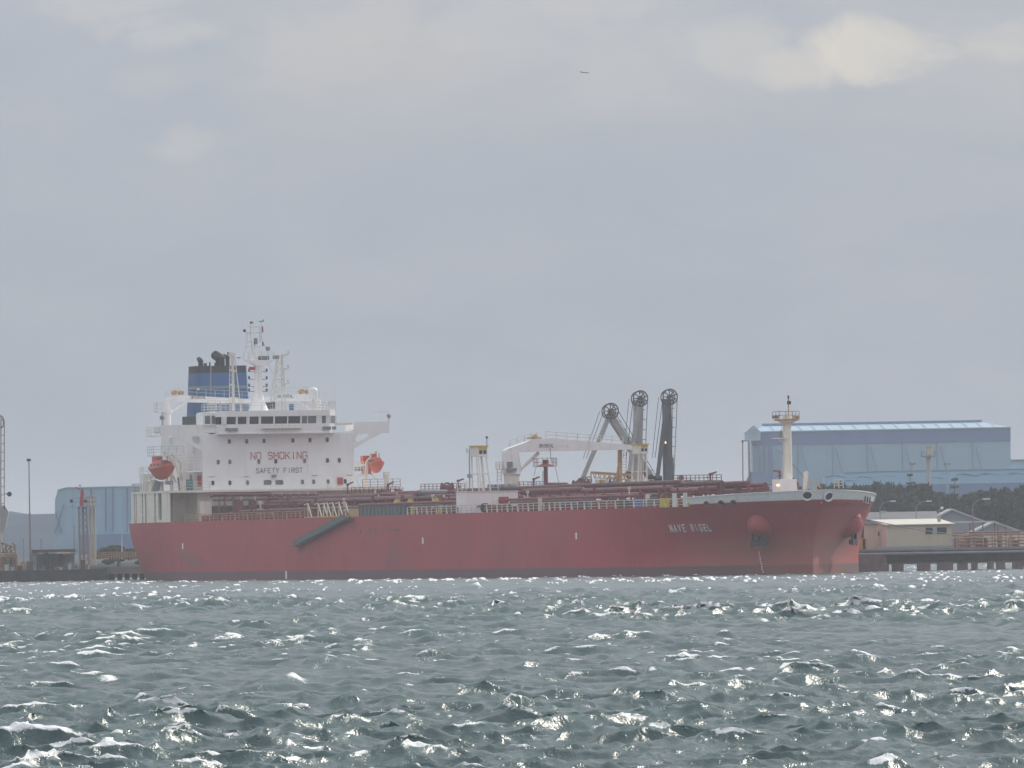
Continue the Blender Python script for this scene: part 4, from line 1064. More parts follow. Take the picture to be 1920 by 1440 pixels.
part('deck_store', MB().box((42.2, pu(400, 950, 43).y, DECK), (43, pu(470, 950, 43).y, DECK + 2.0)), 'pipe_dark', ship)
for px in (411, 421, 437, 452, 478, 503, 530): part('pipe_stanchion', MB().bar(pu(px, 930, 45), (45, pu(px, 930, 45).y, DECK), .16), 'pipe_red' if px % 2 else 'rail_white', ship)
for px, w in ((440, 14), (470, 9), (560, 16), (610, 20)):
    a = pu(px, 938, 47); b = pu(px + w, 938, 47); part('pump_casing', MB().box((46, a.y, DECK), (47.5, b.y, a.z)), 'pipe_red', ship)

# side railing: posts with gusset stays, white forward and weathered aft
def post_mesh(name, m_):
    q = MB().box((-.05, -.05, 0), (.05, .05, .88)); q.prism([(.05, -.03, 0), (.42, -.03, 0), (.05, -.03, .75)], (0, .06, 0)); return q.mesh(name, m_)
def thin_post(name, m_): return MB().box((-.04, -.04, 0), (.04, .04, .88)).mesh(name, m_)
PM = {'w': post_mesh('railing_post', 'rail_white'), 'x': thin_post('railing_post', 'rail_white'), 'o': post_mesh('railing_post', 'rail_worn'), 'p': thin_post('railing_post', 'rail_worn')}
U_end = U0 + .4
def side_rail(u0, u1, sgn, m_, big, small, bigev=3):
    rl = MB(); n = max(2, round((u1 - u0) / 3)); us = [u0 + (u1 - u0) * i / n for i in range(n + 1)]
    P = [V(u, sgn * (half(u, DECK) - .12), DECK) for u in us]
    for a, b in zip(P, P[1:]):
        for h in (.3, .6): rl.bar(a + V(0, 0, h), b + V(0, 0, h), .05)
        rl.bar(a + V(0, 0, .88), b + V(0, 0, .88), .09)
    o = part('side_railing', rl, m_, ship)
    k = 0; u = u0
    while u < u1:
        part('railing_post', None, None, o, me=PM[big if k % bigev == 0 else small], loc=(u, sgn * (half(u, DECK) - .12), DECK)); u += 1.75; k += 1
ur = hull_pt(762, 972)[0].x; ug0 = hull_pt(672, 972)[0].x; ug1 = hull_pt(757, 972)[0].x; uw0 = hull_pt(345, 978)[0].x; uw1 = hull_pt(578, 974)[0].x
side_rail(ur, U_end, -1, 'rail_white', 'w', 'x', 2); side_rail(uw0, uw1, -1, 'rail_worn', 'o', 'p', 3); side_rail(44, U_end, 1, 'rail_white', 'x', 'x')
# stowed gangway boxed along the rail, and lowered gangway on the side
g = MB(); a = V(ug0, -15.75, DECK + .05); b = V(ug1, -15.75, DECK + .05)
g.box((ug0, -15.95, DECK), (ug1, -15.1, DECK + .12)).box((ug0, -15.95, DECK + .12), (ug1, -15.85, DECK + 1.15)).box((ug0, -15.2, DECK + .12), (ug1, -15.1, DECK + 1.15))
for i in range(13): u = ug0 + (ug1 - ug0) * i / 12; g.box((u - .05, -16.0, DECK), (u + .05, -15.95, DECK + 1.15))
g.box((ug0, -16.03, DECK + 1.1), (ug1, -15.05, DECK + 1.2)); part('stowed_gangway', g, 'gangway_grey', ship)
p = pv(655, 965, -15.9); part('deck_locker', MB().box((p.x - .2, -15.95, DECK), (ug0 - .1, -15.2, DECK + .95)), 'ochre_paint', ship)
A = pv(650, 972, -16.6); B = pv(555, 1023, -16.6); g = MB(); d = (B - A).normalized()
for y in (-16.95, -16.25):
    g.bar((A.x, y, A.z), (B.x, y, B.z), .08, .30)
    g.bar((A.x, y, A.z + .55), (B.x, y, B.z + .55), .05)
    for i in range(17): q = A.lerp(B, i / 16); g.bar((q.x, y, q.z), (q.x, y, q.z + .55), .04)
for i in range(40): q = A.lerp(B, (i + .5) / 40); g.box((q.x - .13, -16.9, q.z - .02), (q.x + .13, -16.3, q.z + .02))
g.bar((A.x, -16.98, A.z + .25), (B.x, -16.98, B.z + .25), .03, .5)
gw = part('accommodation_ladder', g, 'gangway_grey', ship)
part('lower_platform', MB().box((B.x - 1.0, -17.0, B.z - .12), (B.x + .1, -16.2, B.z)), 'gangway_grey', gw)
part('upper_platform', MB().box((A.x - .1, -17.0, A.z - .1), (A.x + 1.6, -16.15, A.z)), 'gangway_grey', gw)
for px in (575, 594, 604, 611, 621.5, 633, 645.5):
    p = hull_pt(px, 973)[0]; yb = -half(p.x, DECK) + .2; q = MB()
    q.bar((p.x, yb, DECK), (p.x, yb, DECK + 1.75), .13).bar((p.x, yb, DECK + 1.75), (p.x + 1.5, yb, DECK), .13).bar((p.x + .75, yb, DECK + .8), (p.x, yb, DECK + .8), .08).bar((p.x, yb, DECK + 1.75), (p.x, yb - .5, DECK + 1.6), .12)
    part('gangway_davit', q, 'shed_beige', ship)
q = hull_pt(570, 973)[0]; q2 = hull_pt(655, 973)[0]; part('davit_track', MB().box((q.x, -16.05, DECK + .02), (q2.x, -15.8, DECK + .14)), 'yellow_paint', ship)
for px in (766, 818, 1268, 1290):
    p = hull_pt(px, 968)[0]
    if p: part('rope_guard', MB().box((p.x, -half(p.x, DECK) + .25, DECK), (p.x + 1.2, -half(p.x, DECK) + .35, DECK + 1.0)), 'yellow_paint', ship)
p = hull_pt(901, 964)[0]; q = MB()
for k in range(3): q.ring((p.x + .2 + k * .25, -15.7, DECK + .55), (1, .4, 0), .42, .22, 12)
part('tyre_fender', q, 'soot_black', ship)

# white deck store amidships with a red door
uS = pv(874, 950, -13.6).x; a = pu(874, 960, uS); b = pu(971, 921, uS); stx = MB().box((uS - 3.4, a.y, DECK), (uS, b.y, b.z))
st = part('deck_house', stx, 'white_paint', ship)
c = pu(935, 931.5, uS + .01); d = pu(953.5, 950, uS + .01); part('red_door', MB().box((uS + .004, c.y, d.z), (uS + .07, d.y, c.z)), 'red_box', st)
part('roof_edge', MB().box((uS - 3.5, a.y - .08, b.z), (uS + .1, b.y + .08, b.z + .09)), 'dome_white', st)
part('roof_railing', MB().rail([(uS - 3.2, a.y + .1, b.z + .09), (uS, a.y + .1, b.z + .09), (uS, b.y - 2.4, b.z + .09)], t=.045), 'cream_paint', st)
# raised red platforms with railings
def red_platform(x0, x1, y0, hpx, m_='rail_red', yc=2.0):
    u = U_((x0 + x1) / 2, yc, y0); a = pu(x0, y0, u); b = pu(x1, y0, u); z = (a.z + b.z) / 2; h = abs(pu(x0, y0 - hpx, u).z - a.z)
    q = MB().box((u - 1.6, a.y, z - .14), (u, b.y, z)); n = max(2, round((b.y - a.y) / 1.3))
    for i in range(n + 1):
        y = a.y + (b.y - a.y) * i / n; q.bar((u - .1, y, DECK), (u - .1, y, z - .1), .13); q.bar((u - 1.5, y, DECK), (u - 1.5, y, z - .1), .13)
        if i < n: q.bar((u - .05, y, z - .1), (u - .05, y + .35, z - .42), .1); q.bar((u - .05, y + .6, z - .42), (u - .05, y + (b.y - a.y) / n, z - .1), .1)
    o = part('deck_platform', q, 'rail_red', ship)
    part('railing', MB().rail([(u - 1.55, b.y, z), (u - .04, b.y, z), (u - .04, a.y, z), (u - 1.55, a.y, z), (u - 1.55, b.y, z)], h=h, sp=1.15, t=.06), m_, o)
    return u, z, o
red_platform(666, 749, 927, 14); red_platform(797, 872, 921, 14); red_platform(975, 1021, 917, 14); red_platform(1271, 1353, 906.5, 16)
red_platform(512, 594, 928.5, 9, 'rail_white', 0)
u_cr = U_(960)
# fire monitors
def monitor(px, py, hpx, flip=1, m_='pipe_red', y0=2.5):
    u = U_(px, y0, py); a = pu(px, py, u); h = pu(px, py - hpx, u).z - a.z; q = MB()
    q.cyl(a - V(0, 0, 1.2), a + V(0, 0, h * .8), .11, .11, 8).cyl(a + V(0, 0, h * .8), a + V(0, flip * .75, h), .12, .09, 8).ball(a + V(0, 0, h * .78), .2, 8, 6).bar(a + V(0, 0, h * .5), a + V(0, -flip * .6, h * .5), .06).bar(a + V(0, -.25, 0), a + V(0, 0, h * .4), .08).bar(a + V(0, .25, 0), a + V(0, 0, h * .4), .08)
    part('fire_monitor', q, m_, ship, smooth=40)
monitor(728, 926, 22); monitor(859, 915, 17); monitor(1001, 916, 22); monitor(1332, 905, 20); monitor(652, 926, 22, 1, 'pipe_red'); monitor(1462, 893, 11, -1, 'pipe_red', 0)
p = pu(725, 905, 57); part('vent_cowl', MB().cyl(pu(725, 915, 57), pu(725, 890, 57), .33, .33, 12).box(pu(720, 897, 57) - V(.3, 0, 0), pu(730, 885, 57)), 'cream_paint', ship)
# mooring winches
for px, py in ((838, 915), (1085, 911)):
    u = U_(px, 0, py); a = pu(px, py, u); q = MB()
    q.cyl(a + V(0, -.6, 0), a + V(0, .6, 0), .42, .42, 14)
    for y in (-.65, .65): q.cyl(a + V(0, y, 0), a + V(0, y + .06, 0), .68, .68, 16)
    q.ring(a + V(.1, 0, 0), (1, .3, 0), .62, .16, 16).bar(a + V(0, -.7, -.9), a + V(0, -.7, 0), .2).bar(a + V(0, .75, -.9), a + V(0, .75, 0), .2); part('mooring_winch', q, 'pipe_red', ship, smooth=40)
a = pu(914, 908, u_cr + 3); b = pu(966, 920, u_cr + 3)
for i in range(4):
    y0 = a.y + (b.y - a.y) * i / 4; part('covered_reel', MB().cyl((u_cr + 3, y0 + .1, (a.z + b.z) / 2), (u_cr + 3, y0 + .8, (a.z + b.z) / 2), .42, .42, 12).box((u_cr + 2.5, y0, b.z - .3), (u_cr + 3.3, y0 + .85, b.z + .1)), 'steel_grey', ship)
# observation cabins on trestle legs
def cabin_tower(px, pyt, pyb, y0, pxw, legs, flag):
    u = U_(px, y0, 850); a = pu(px - pxw / 2, pyb, u); b = pu(px + pxw / 2, pyt, u); z0, z1 = a.z, b.z; D = 1.7
    q = MB()
    foot = [pu(x, 916, u).y for x in legs]
    cs = [(u, a.y + .25, foot[0]), (u, b.y - .25, foot[1]), (u - D, a.y + .25, foot[0]), (u - D, b.y - .25, foot[1])]
    t = part('cabin_tower', MB().box((u - D, a.y, z0 - .12), (u + .05, b.y, z0)), 'cream_paint', ship)
    for uu, y, fy in cs: part('tower_leg', MB().bar((uu + (.5 if uu == u else -.5), fy, DECK), (uu, y, z0 - .1), .13), 'cream_paint', t)
    br_ = MB()
    for f_ in (.35, .68):
        ya_ = foot[0] + (a.y + .25 - foot[0]) * f_; yb_ = foot[1] + (b.y - .25 - foot[1]) * f_; z = DECK + (z0 - DECK) * f_; br_.bar((u, ya_, z), (u, yb_, z), .12).bar((u - D, ya_, z), (u - D, yb_, z), .1).bar((u, ya_, z), (u - D, ya_, z), .1)
    part('tower_brace', br_, 'cream_paint', t)
    part('tower_ladder', MB().ladder((u - .3, (foot[0] + foot[1]) / 2, DECK), (u - .3, (a.y + b.y) / 2, z0), (0, 1, 0), .5, .05), 'rail_white', t)
    part('cabin', MB().box((u - D + .05, a.y + .05, z0), (u, b.y - .05, z1 - .12)), 'cream_paint', t)
    part('cabin_roof', MB().box((u - D - .05, a.y - .05, z1 - .12), (u + .1, b.y + .05, z1 + .05)).box((u + .004, a.y + .55, z1 - .4), (u + .06, b.y - .1, z1 - .12)), 'yellow_paint', t)
    w = (b.y - a.y)
    for k in (0, 1): y = a.y + w * (.36 + .30 * k); part('cabin_window', MB().box((u + .004, y, z0 + .18), (u + .03, y + w * .23, z1 - .5)), 'glass_dark', t)
    if flag: part('cabin_aerial', MB().bar((u, b.y - .1, z1), (u, b.y - .1, z1 + .95), .06).ball((u, b.y - .1, z1 + 1.0), .16, 8, 6), 'soot_black', t)
cabin_tower(902, 836, 854, -7.5, 25, (898, 922), True)
cabin_tower(1205, 832.5, 849, 8.5, 21, (1190, 1211), False)
# hose handling crane
CR = u_cr
def cp(x, y): return pu(x, y, CR)
cy_ = cp(960, 880).y; q = MB(); q.cyl((CR, cy_, DECK), (CR, cy_, cp(960, 890).z), .98, .98, 20).cyl((CR, cy_, cp(960, 890).z), (CR, cy_, cp(960, 888).z), 1.12, 1.12, 20)
crane = part('hose_crane', q, 'cream_paint', ship, smooth=40, label='cream hose handling crane amidships with its jib swung out to port')
h = MB(); h.prism([(CR + .75, *tuple(cp(945, 888))[1:]), (CR + .75, *tuple(cp(972, 888))[1:]), (CR + .75, *tuple(cp(968, 849))[1:]), (CR + .75, *tuple(cp(944.5, 849))[1:])], (-1.5, 0, 0)); part('crane_column', h, 'white_paint', crane)
part('column_post', MB().cyl(cp(972, 886) + V(.4, 0, 0), cp(966, 850) + V(.4, 0, 0), .3, .3, 12), 'dome_white', crane, smooth=40)
j = MB(); P = [(944.5, 850), (1018, 846.5), (1100, 844.5), (1196, 843), (1196, 835.5), (1150, 832), (1080, 826), (1028, 822), (1000, 823), (965, 836), (950, 841), (945, 845)]
j.prism([cp(x, y) + V(.7, 0, 0) for x, y in P], (-1.4, 0, 0)); jib = part('crane_jib', j, 'white_paint', crane)
part('jib_strut', MB().cyl(cp(971, 884), cp(1010, 849), .2), 'cream_paint', crane)
part('jib_railing', MB().rail([cp(1020, 822) + V(.6, 0, 0), cp(1080, 826) + V(.6, 0, 0), cp(1165, 833) + V(.6, 0, 0)], h=.8, n=2, sp=1.3, t=.065), 'cream_paint', crane)
part('jib_railing', MB().rail([cp(952, 838) + V(.6, 0, 0), cp(980, 828) + V(.6, 0, 0), cp(1004, 822) + V(.6, 0, 0)], h=.7, n=2, sp=1, t=.06), 'cream_paint', crane)
part('jib_winch', MB().cyl(cp(1002, 819) + V(-.3, 0, 0), cp(1002, 819) + V(.5, 0, 0), .3, .3, 12).box(cp(990, 823) + V(-.3, 0, 0), cp(1014, 819) + V(.3, 0, 0)), 'ochre_paint', crane)
part('crane_gear', MB().box(cp(945, 884) + V(.76, 0, 0), cp(962, 878) + V(1.3, 0, 0)).box(cp(947, 876) + V(.76, 0, 0), cp(955, 866) + V(1.2, 0, 0)), 'steel_grey', crane)
part('service_platform', MB().box(cp(930, 879), cp(943, 880) + V(.8, 0, 0)).rail([cp(930, 879), cp(943, 879)], h=.8, sp=.4, t=.05).ladder(cp(936, 905), cp(936, 880), (0, 1, 0), .5, .06), 'rail_worn', crane)
part('jib_head', MB().cyl(cp(1189, 836) - V(.4, 0, 0), cp(1189, 836) + V(.75, 0, 0), .35, .35, 12).bar(cp(1189, 843), cp(1196, 846), .5), 'steel_grey', crane)
part('hoist_rope', MB().bar(cp(1027, 840) + V(.8, 0, 0), cp(1029, 865) + V(.8, 0, 0), .05), 'cable_dark', crane)
def signp(text, x0, y0, x1, y1, m_, h_, st, u, par):
    n_ = len(text); a = pu(x0, y0, u); b = pu(x1, y1, u); cwd = (b.y - a.y) / (n_ - .3); ex = (b - a)
    for i, ch in enumerate(text):
        if ch != ' ': part('sign_letter', letters(ch, a + ex * (i / (n_ - .3)), (0, 1, 0), (0, 0, 1), (1, 0, 0), h_, cwd * .72, st=st), m_, par)
signp('ORIENTAL', 1011, 839, 1038, 838.5, 'letter_dark', .38, 1.0, CR + .71, crane)
signp('--- -- -----', 1043, 838.5, 1067, 838, 'steel_grey', .2, .8, CR + .71, crane)
# jib crutch, ochre manifold gantry and tanks
uc = CR - 1.0; f = lambda x, y: pu(x, y, uc)
part('jib_crutch', MB().bar(f(1162, 905), f(1162, 845), .42).bar(f(1155, 905), f(1161, 860), .15).bar(f(1157, 839), f(1167, 842), .5, .5).ladder(f(1170, 905), f(1170, 848), (0, 1, 0), .55, .06), 'ochre_paint', ship)
q = MB(); f = lambda x, y: pu(x, y, CR - 3)
q.bar(f(1108, 886), f(1188, 891), .42, .3)
for i in range(9): x = 1112 + i * 9.3; q.bar(f(x, 887), f(x + 3, 897), .08).bar(f(x + 6, 888), f(x + 3, 897), .08)
q.bar(f(1108, 886), f(1108, 912), .12).bar(f(1116, 896), f(1190, 899), .12); part('manifold_gantry', q, 'ochre_paint', ship)
for i, x in enumerate((1120, 1128, 1136, 1176, 1184)): part('manifold_tank', MB().cyl(f(x, 914), f(x, 899), .3, .3, 12), 'ochre_paint' if i % 2 else 'cream_paint', ship, smooth=40)
part('green_locker', MB().box(f(1141, 914), f(1153, 903) + V(.8, 0, 0)).box(f(1160, 914), f(1171, 904) + V(.6, 0, 0)), 'green_black', ship)
part('deck_locker', MB().box(f(1073, 912), f(1083, 903) + V(.8, 0, 0)), 'ochre_paint', ship)
part('manifold_railing', MB().rail([f(1180, 913), f(1226, 912)], h=.8, n=2, sp=.6, t=.06), 'cream_paint', ship)
for x in (1096, 1104, 1144, 1158): part('manifold_valve', MB().cyl(f(x, 915), f(x, 898), .14).ring(f(x, 900), (1, 0, .2), .4, .1, 12).ball(f(x, 907), .34, 10, 6), 'pipe_red', ship)
# red vent mast with a crow's nest platform
ur_ = U_(1023); f = lambda x, y: pu(x, y, ur_); c = f(1023.5, 900)
vm = part('vent_mast', MB().cyl((ur_, c.y, DECK), (ur_, c.y, f(0, 876).z), .26, .24, 14).cyl((ur_, c.y, f(0, 882).z), (ur_, c.y, f(1023, 875).z), .24, 1.2, 14), 'pipe_red', ship, smooth=40)
part('nest_floor', MB().box(f(1005.5, 875.5) - V(1.2, 0, 0), f(1042, 874.5) + V(.6, 0, 0)), 'rail_red', vm)
a = f(1006, 874.5); b = f(1041.5, 874.5); part('nest_railing', MB().rail([a - V(1.1, 0, 0), a + V(.5, 0, 0), V(ur_ + .5, b.y, a.z), V(ur_ - 1.1, b.y, a.z)], h=.95, n=2, sp=.6, t=.05), 'rail_red', vm)
part('vent_head', MB().cyl(f(1023, 875), f(1023, 862), .3, .38, 12), 'pipe_red', vm, smooth=40)
part('mast_stay', MB().bar(f(1005, 876), f(1001, 893), .04).bar(f(1041, 876), f(1048, 905), .04).bar(f(1018, 912), f(1018, 883), .06), 'cable_dark', vm)
# grab of white and coloured odds on the deck seen behind the rail
for px, m_ in ((1012, 'rail_white'), (1214, 'rail_white'), (1284, 'rail_white'), (1264, 'dome_white'), (1240, 'yellow_paint'), (850, 'green_black'), (1065, 'gangway_grey'), (1105, 'gangway_grey'), (1165, 'green_black'), (1190, 'blue_dark'), (1217, 'gangway_grey')):
    u = U_(px, -12.5, 955); part('deck_post' if 'white' in m_ else 'deck_crate', MB().box((u, -12.7, DECK), (u + (.3 if 'white' in m_ else 2.0), -12.3, DECK + (1.5 if 'white' in m_ else 1.0))), m_, ship)

PYD[0] = 850
# foremast on its house
UM = U_(1476); f = lambda x, y: pu(x, y, UM); c = f(1476.5, 850)
fb = MB(); a = f(1457, 917); b = f(1490, 917); zt_ = f(1470, 898.5).z
fb.prism([(UM + 1.2, a.y, DECK), (UM + 1.2, b.y, DECK), (UM + 1.0, f(1486, 0).y, zt_), (UM + 1.0, f(1457, 0).y, zt_)], (-2.6, 0, 0))
fm_ = part('foremast', fb, 'white_paint', ship)
part('mast_column', MB().cyl((UM, c.y, zt_ - .1), (UM, c.y, f(0, 795).z), .50, .45, 20).cyl((UM, c.y, f(1476, 796).z), (UM, c.y, f(1476, 788).z), .45, 1.15, 20), 'cream_paint', fm_, smooth=40)
zp = f(1474, 786).z; a = f(1450, 786); b = f(1497, 786)
part('mast_platform', MB().cyl((UM, c.y, zp - .15), (UM, c.y, zp), 1.35, 1.38, 20).rail([(UM + 1.0, a.y + .3, zp), (UM + 1.0, b.y - .3, zp), (UM - 1.0, b.y - .3, zp), (UM - 1.0, a.y + .3, zp), (UM + 1.0, a.y + .3, zp)], h=.85, n=2, sp=.9, t=.04), 'rail_worn', fm_)
for x in (1451, 1458, 1475, 1490, 1496): part('mast_fitting', MB().box(f(x - 2, 785) - V(.2, 0, 0), f(x + 2, 779.5) + V(.2, 0, 0)), 'rail_worn' if x != 1475 else 'steel_grey', fm_)
part('top_pole', MB().cyl((UM, f(1478, 765).y, zp), (UM, f(1478, 742).y, f(1478, 742).z), .07), 'rail_worn', fm_)
part('mast_lamp', MB().cyl(f(1479.5, 758), f(1479.5, 752), .22, .22, 10), 'soot_black', fm_)
for y in (742.5, 746): part('mast_lamp', MB().cyl(f(1478, y + 1.2), f(1478, y - .8), .13, .13, 8), 'soot_black', fm_)
part('radar_bracket', MB().box(f(1449, 823) - V(.3, 0, 0), f(1475, 821) + V(.5, 0, 0)).bar(f(1458, 824), f(1470, 829), .08).box(f(1467, 820), f(1471, 809) + V(.4, 0, 0)), 'cream_paint', fm_)
part('fog_horn', MB().cyl(f(1464, 820), f(1464, 807), .16, .1, 8), 'steel_grey', fm_)
part('mast_ladder', MB().ladder(V(UM, c.y - .6, zt_), V(UM, c.y - .55, zp), (1, 0, 0), .45, .04), 'rail_white', fm_)
q = f(1453.5, 910) + V(.8, 0, 0); part('deck_lamp', MB().ball(q, .14, 10, 6, (1, 1.3, 1)), 'lamp_glint_glow', fm_)
part('lamp_bracket', MB().bar(q + V(-.2, .3, 0), f(1458, 910), .1), 'rail_worn', fm_)
part('bitts', MB().cyl(f(1487, 916), f(1487, 896), .2).ball(f(1491, 908), .45, 10, 6).box(f(1488, 918), f(1500, 912) + V(.6, 0, 0)), 'pipe_red', ship)
part('bow_davit', MB().bar(f(1509, 918), f(1510, 886), .28).bar(f(1511, 917), f(1515, 886), .12).bar(f(1510, 886), f(1514, 884), .15), 'cream_paint', ship)
part('windlass_guard', MB().rail([f(1513, 914), f(1531, 913)], h=.5, n=2, sp=.5, t=.06).bar(f(1532, 908), f(1539, 915), .14), 'ochre_paint', ship)
part('lookout_frame', MB().rail([f(1545, 916) + V(3, 0, 0), f(1562, 916) + V(3, 0, 0)], h=.95, n=3, sp=.45, t=.07), 'rail_white', ship)
part('windlass', MB().cyl((UM - 3, -3, DECK + .7), (UM - 3, -1, DECK + .7), .6, .6, 14).cyl((UM - 3, 1, DECK + .7), (UM - 3, 3, DECK + .7), .6, .6, 14), 'pipe_red', ship, smooth=40)

PYD[0] = 900
# ---------------------------------------------------------------- marine loading arms on the jetty behind the ship
AU = pv(1195, 900, 22.0).x
jt = thing('jetty_platform', 'concrete jetty head behind the tanker carrying the loading arms', 'jetty', (AU - 3, 24, 0))
part('deck_slab', MB().box((AU - 14, 18.2, 2.4), (AU + 8, 30, 3.3)), 'concrete', jt)
for i in range(5):
    for j in (20, 28): part('pile', MB().cyl((AU - 12.5 + i * 4.8, j, -4), (AU - 12.5 + i * 4.8, j, 2.4), .45, .45, 10), 'concrete', jt, smooth=40)
def load_arm(label, ax, ay, col_pts, out_pts, m_, kx, wr=1.0, cw_=.95, u=AU):
    f = lambda x, y: pu(x, y, u); ap = f(ax, ay); bx, by = col_pts[-1]; base = f(bx, by)
    t = thing('loading_arm', label, 'loading arm', (u, base.y, 3.3), group='loading arms on the jetty')
    P = [f(x, y) for x, y in col_pts]
    q = MB()
    q.cyl((u, base.y, 3.3), (u, base.y, f(0, 835).z if kx else base.z), cw_ * .62, cw_ * .6, 14); part('riser_column', q, m_, t, smooth=40)
    q = MB(); 
    for a, b in zip(P, P[1:]): q.bar(a, b, cw_, cw_ * .8)
    part('inboard_arm', q, m_, t)
    O = [f(x, y) for x, y in out_pts]; q = MB()
    for k, (a, b) in enumerate(zip(O, O[1:])): q.bar(a + V(.75, 0, 0), b + V(.75, 0, 0), cw_ * (.52 - .07 * k), cw_ * .5)
    part('outboard_arm', q, 'grey_arm' if not kx else m_, t)
    part('coupling', MB().cyl(O[-1] + V(.4, 0, .2), O[-1] + V(1.1, 0, -.4), .38, .3, 10).ball(O[-1] + V(.75, 0, 0), .42, 10, 6), 'anchor_black', t, smooth=40)
    w = f(ax, ay) + V(1.1, 0, 0)
    wl_o = part('sheave_wheel', MB().ring(w, (1, 0, 0), wr * .93, .10, 28, .16), 'wheel_dark', t)
    part('wheel_hub', MB().ring(w - V(0, 0, .15), (1, 0, 0), wr * .38, .1, 16, .2).cyl(w - V(.5, 0, 0), w + V(.15, 0, 0), .22, .22, 12), 'wheel_dark', wl_o)
    for i in range(9):
        an = 2 * math.pi * (i + .5) / 9; dv = V(0, math.cos(an), math.sin(an)); part('wheel_spoke', MB().bar(w + dv * wr * .35, w + dv * wr * .92, .09, .12), 'wheel_dark', wl_o)
    part('second_wheel', MB().ring(w + V(-.8, 0, -.05), (1, 0, 0), wr * .9, .09, 24, .14), 'wheel_dark', t)
    cab = MB()
    for s_ in (-1, 1):
        a = w + V(0, s_ * wr * .93, 0); tgt = (O[-2] if s_ < 0 else P[-1]); b = a.lerp(tgt + V(.6, s_ * cw_ * .6, 0), .98); cab.bar(a, b, .06)
        a2 = a + V(-1.5, 0, 0); cab.bar(a2, b + V(-1, 0, 0), .05)
    part('arm_cable', cab, 'cable_dark', t)
    lad = MB(); a0 = P[0]; b0 = P[-1]
    for i in range(1, 8): c_ = a0.lerp(b0, i / 8.5); lad.bar(c_ + V(.3, cw_ * .4, 0), c_ + V(.3, cw_ * .4 + .5, 0), .07)
    part('arm_rung', lad, 'cable_dark', t)
    return t, w
load_arm('shortest grey loading arm, folded wide with its wheel lowest on the left', 1140, 771, [(1141, 775), (1176, 830), (1226, 905)], [(1141, 772), (1122, 820), (1103, 862), (1086, 903)], 'grey_arm', False)
load_arm('middle grey loading arm standing upright behind the crane jib tip', 1195, 747.5, [(1196, 750), (1196, 820), (1196, 908)], [(1197, 748), (1188, 800), (1179, 860), (1175, 890)], 'grey_arm', False)
_, w3 = load_arm('darkest and rightmost loading arm with thick upright column', 1250.5, 744.5, [(1250, 748), (1251.5, 820), (1252, 900)], [(1249, 750), (1241, 800), (1233, 860), (1228, 900)], 'dark_arm', True)
q = pu(1248, 830, AU); part('column_glint', MB().ball(q + V(.9, -.35, 0), .11, 8, 6, (1, .8, 1.4)), 'lamp_glint_glow', [o for o in col.objects if o.name.startswith('loading_arm')][-1])  # glowing ball added in place of a sun glint on the column
part('column_sleeve', MB().cyl(pu(1254, 858, AU), V(AU, pu(1254, 858, AU).y, 4), .62, .66, 14), 'dark_arm', [o for o in col.objects if o.name.startswith('loading_arm')][-1], smooth=40)
t = thing('jetty_machinery', 'dark hydraulic machinery heaped between the loading arm bases', 'machinery', (AU, 22, 3.3)); f = lambda x, y: pu(x, y, AU + 1)
part('drive_unit', MB().box(f(1212, 915), f(1229, 893)).cyl(f(1228, 897), f(1240, 897), .35, .35, 10).box(f(1216, 893), f(1224, 890)), 'hose_grey', t)
part('warning_disc', MB().cyl(f(1277, 896), f(1277, 896) + V(.1, 0, 0), .36, .36, 16).bar(f(1278, 900), f(1278, 915), .08), 'rust_steel', t)

# ---------------------------------------------------------------- the harbour on the right
def W(x, y, Y): return pw(x, y, Y)
# long pier on piles, running off to the right behind the bow
PY = 906.0
x0 = W(1603, 1040, PY).x; x1 = x0 + 60
pier = thing('timber_pier', 'low dark pier on stubby piles running off to the right behind the bow', 'pier', (x0 + 20, PY, 0), ship=False)
zd = W(1760, 1030, PY).z
part('deck_slab', MB().box((x0, PY, zd - .32), (x1, PY + 9, zd)), 'concrete', pier)
part('deck_edge', MB().box((x0, PY - .12, zd - .10), (x1, PY - .003, zd + .12)), 'steel_grey', pier)
part('service_pipe', MB().cyl((x0, PY - .35, zd - .42), (x1, PY - .35, zd - .42), .16, .16, 10), 'steel_grey', pier, smooth=40)
part('edge_beam', MB().box((x0, PY + .05, zd - 1.35), (x1, PY + .55, zd - .33)), 'timber_dark', pier)
part('back_wall', MB().box((x0, PY + 8.2, W(0, 1059, PY).z if False else .95), (x1, PY + 8.9, zd - .33)), 'timber_dark', pier)
zc = .80
part('cross_head', MB().box((x0 + 3.7, PY + .2, zc), (x1, PY + 1.0, zd - 1.36)), 'concrete', pier)
solid = [(1662, 1667), (1672.5, 1694.5), (1720, 1745), (1757.5, 1787.5), (1795.5, 1815), (1822, 1833.5), (1851.5, 1863.5), (1868.5, 1885.5), (1898.5, 1925), (1932, 1945), (1955, 1985), (2000, 2020), (2040, 2075), (2090, 2120)]
for a, b in solid:
    xa = W(a, 1068, PY).x; xb = W(b, 1068, PY).x
    part('pile', MB().prism([(xa, PY + .1, -4), (xb, PY + .1, -4), (xb, PY + .1, zc + .01), (xa, PY + .1, zc + .01)], (0, .9, 0)), 'concrete', pier)
for a, b in ((1800, 1820), (1838, 1856), (1870, 1893)):
    pass
ca = W(1605, 1040, PY).x; cb = W(1661, 1040, PY).x
cs_ = part('concrete_caisson', MB().box((ca, PY - .9, -4), (cb, PY + .05, W(1640, 1041, PY).z)), 'concrete', pier)
part('caisson_cap', MB().box((ca - .05, PY - .95, W(1640, 1041, PY).z), (cb + .05, PY + .05, W(1640, 1039, PY).z)), 'steel_grey', cs_)
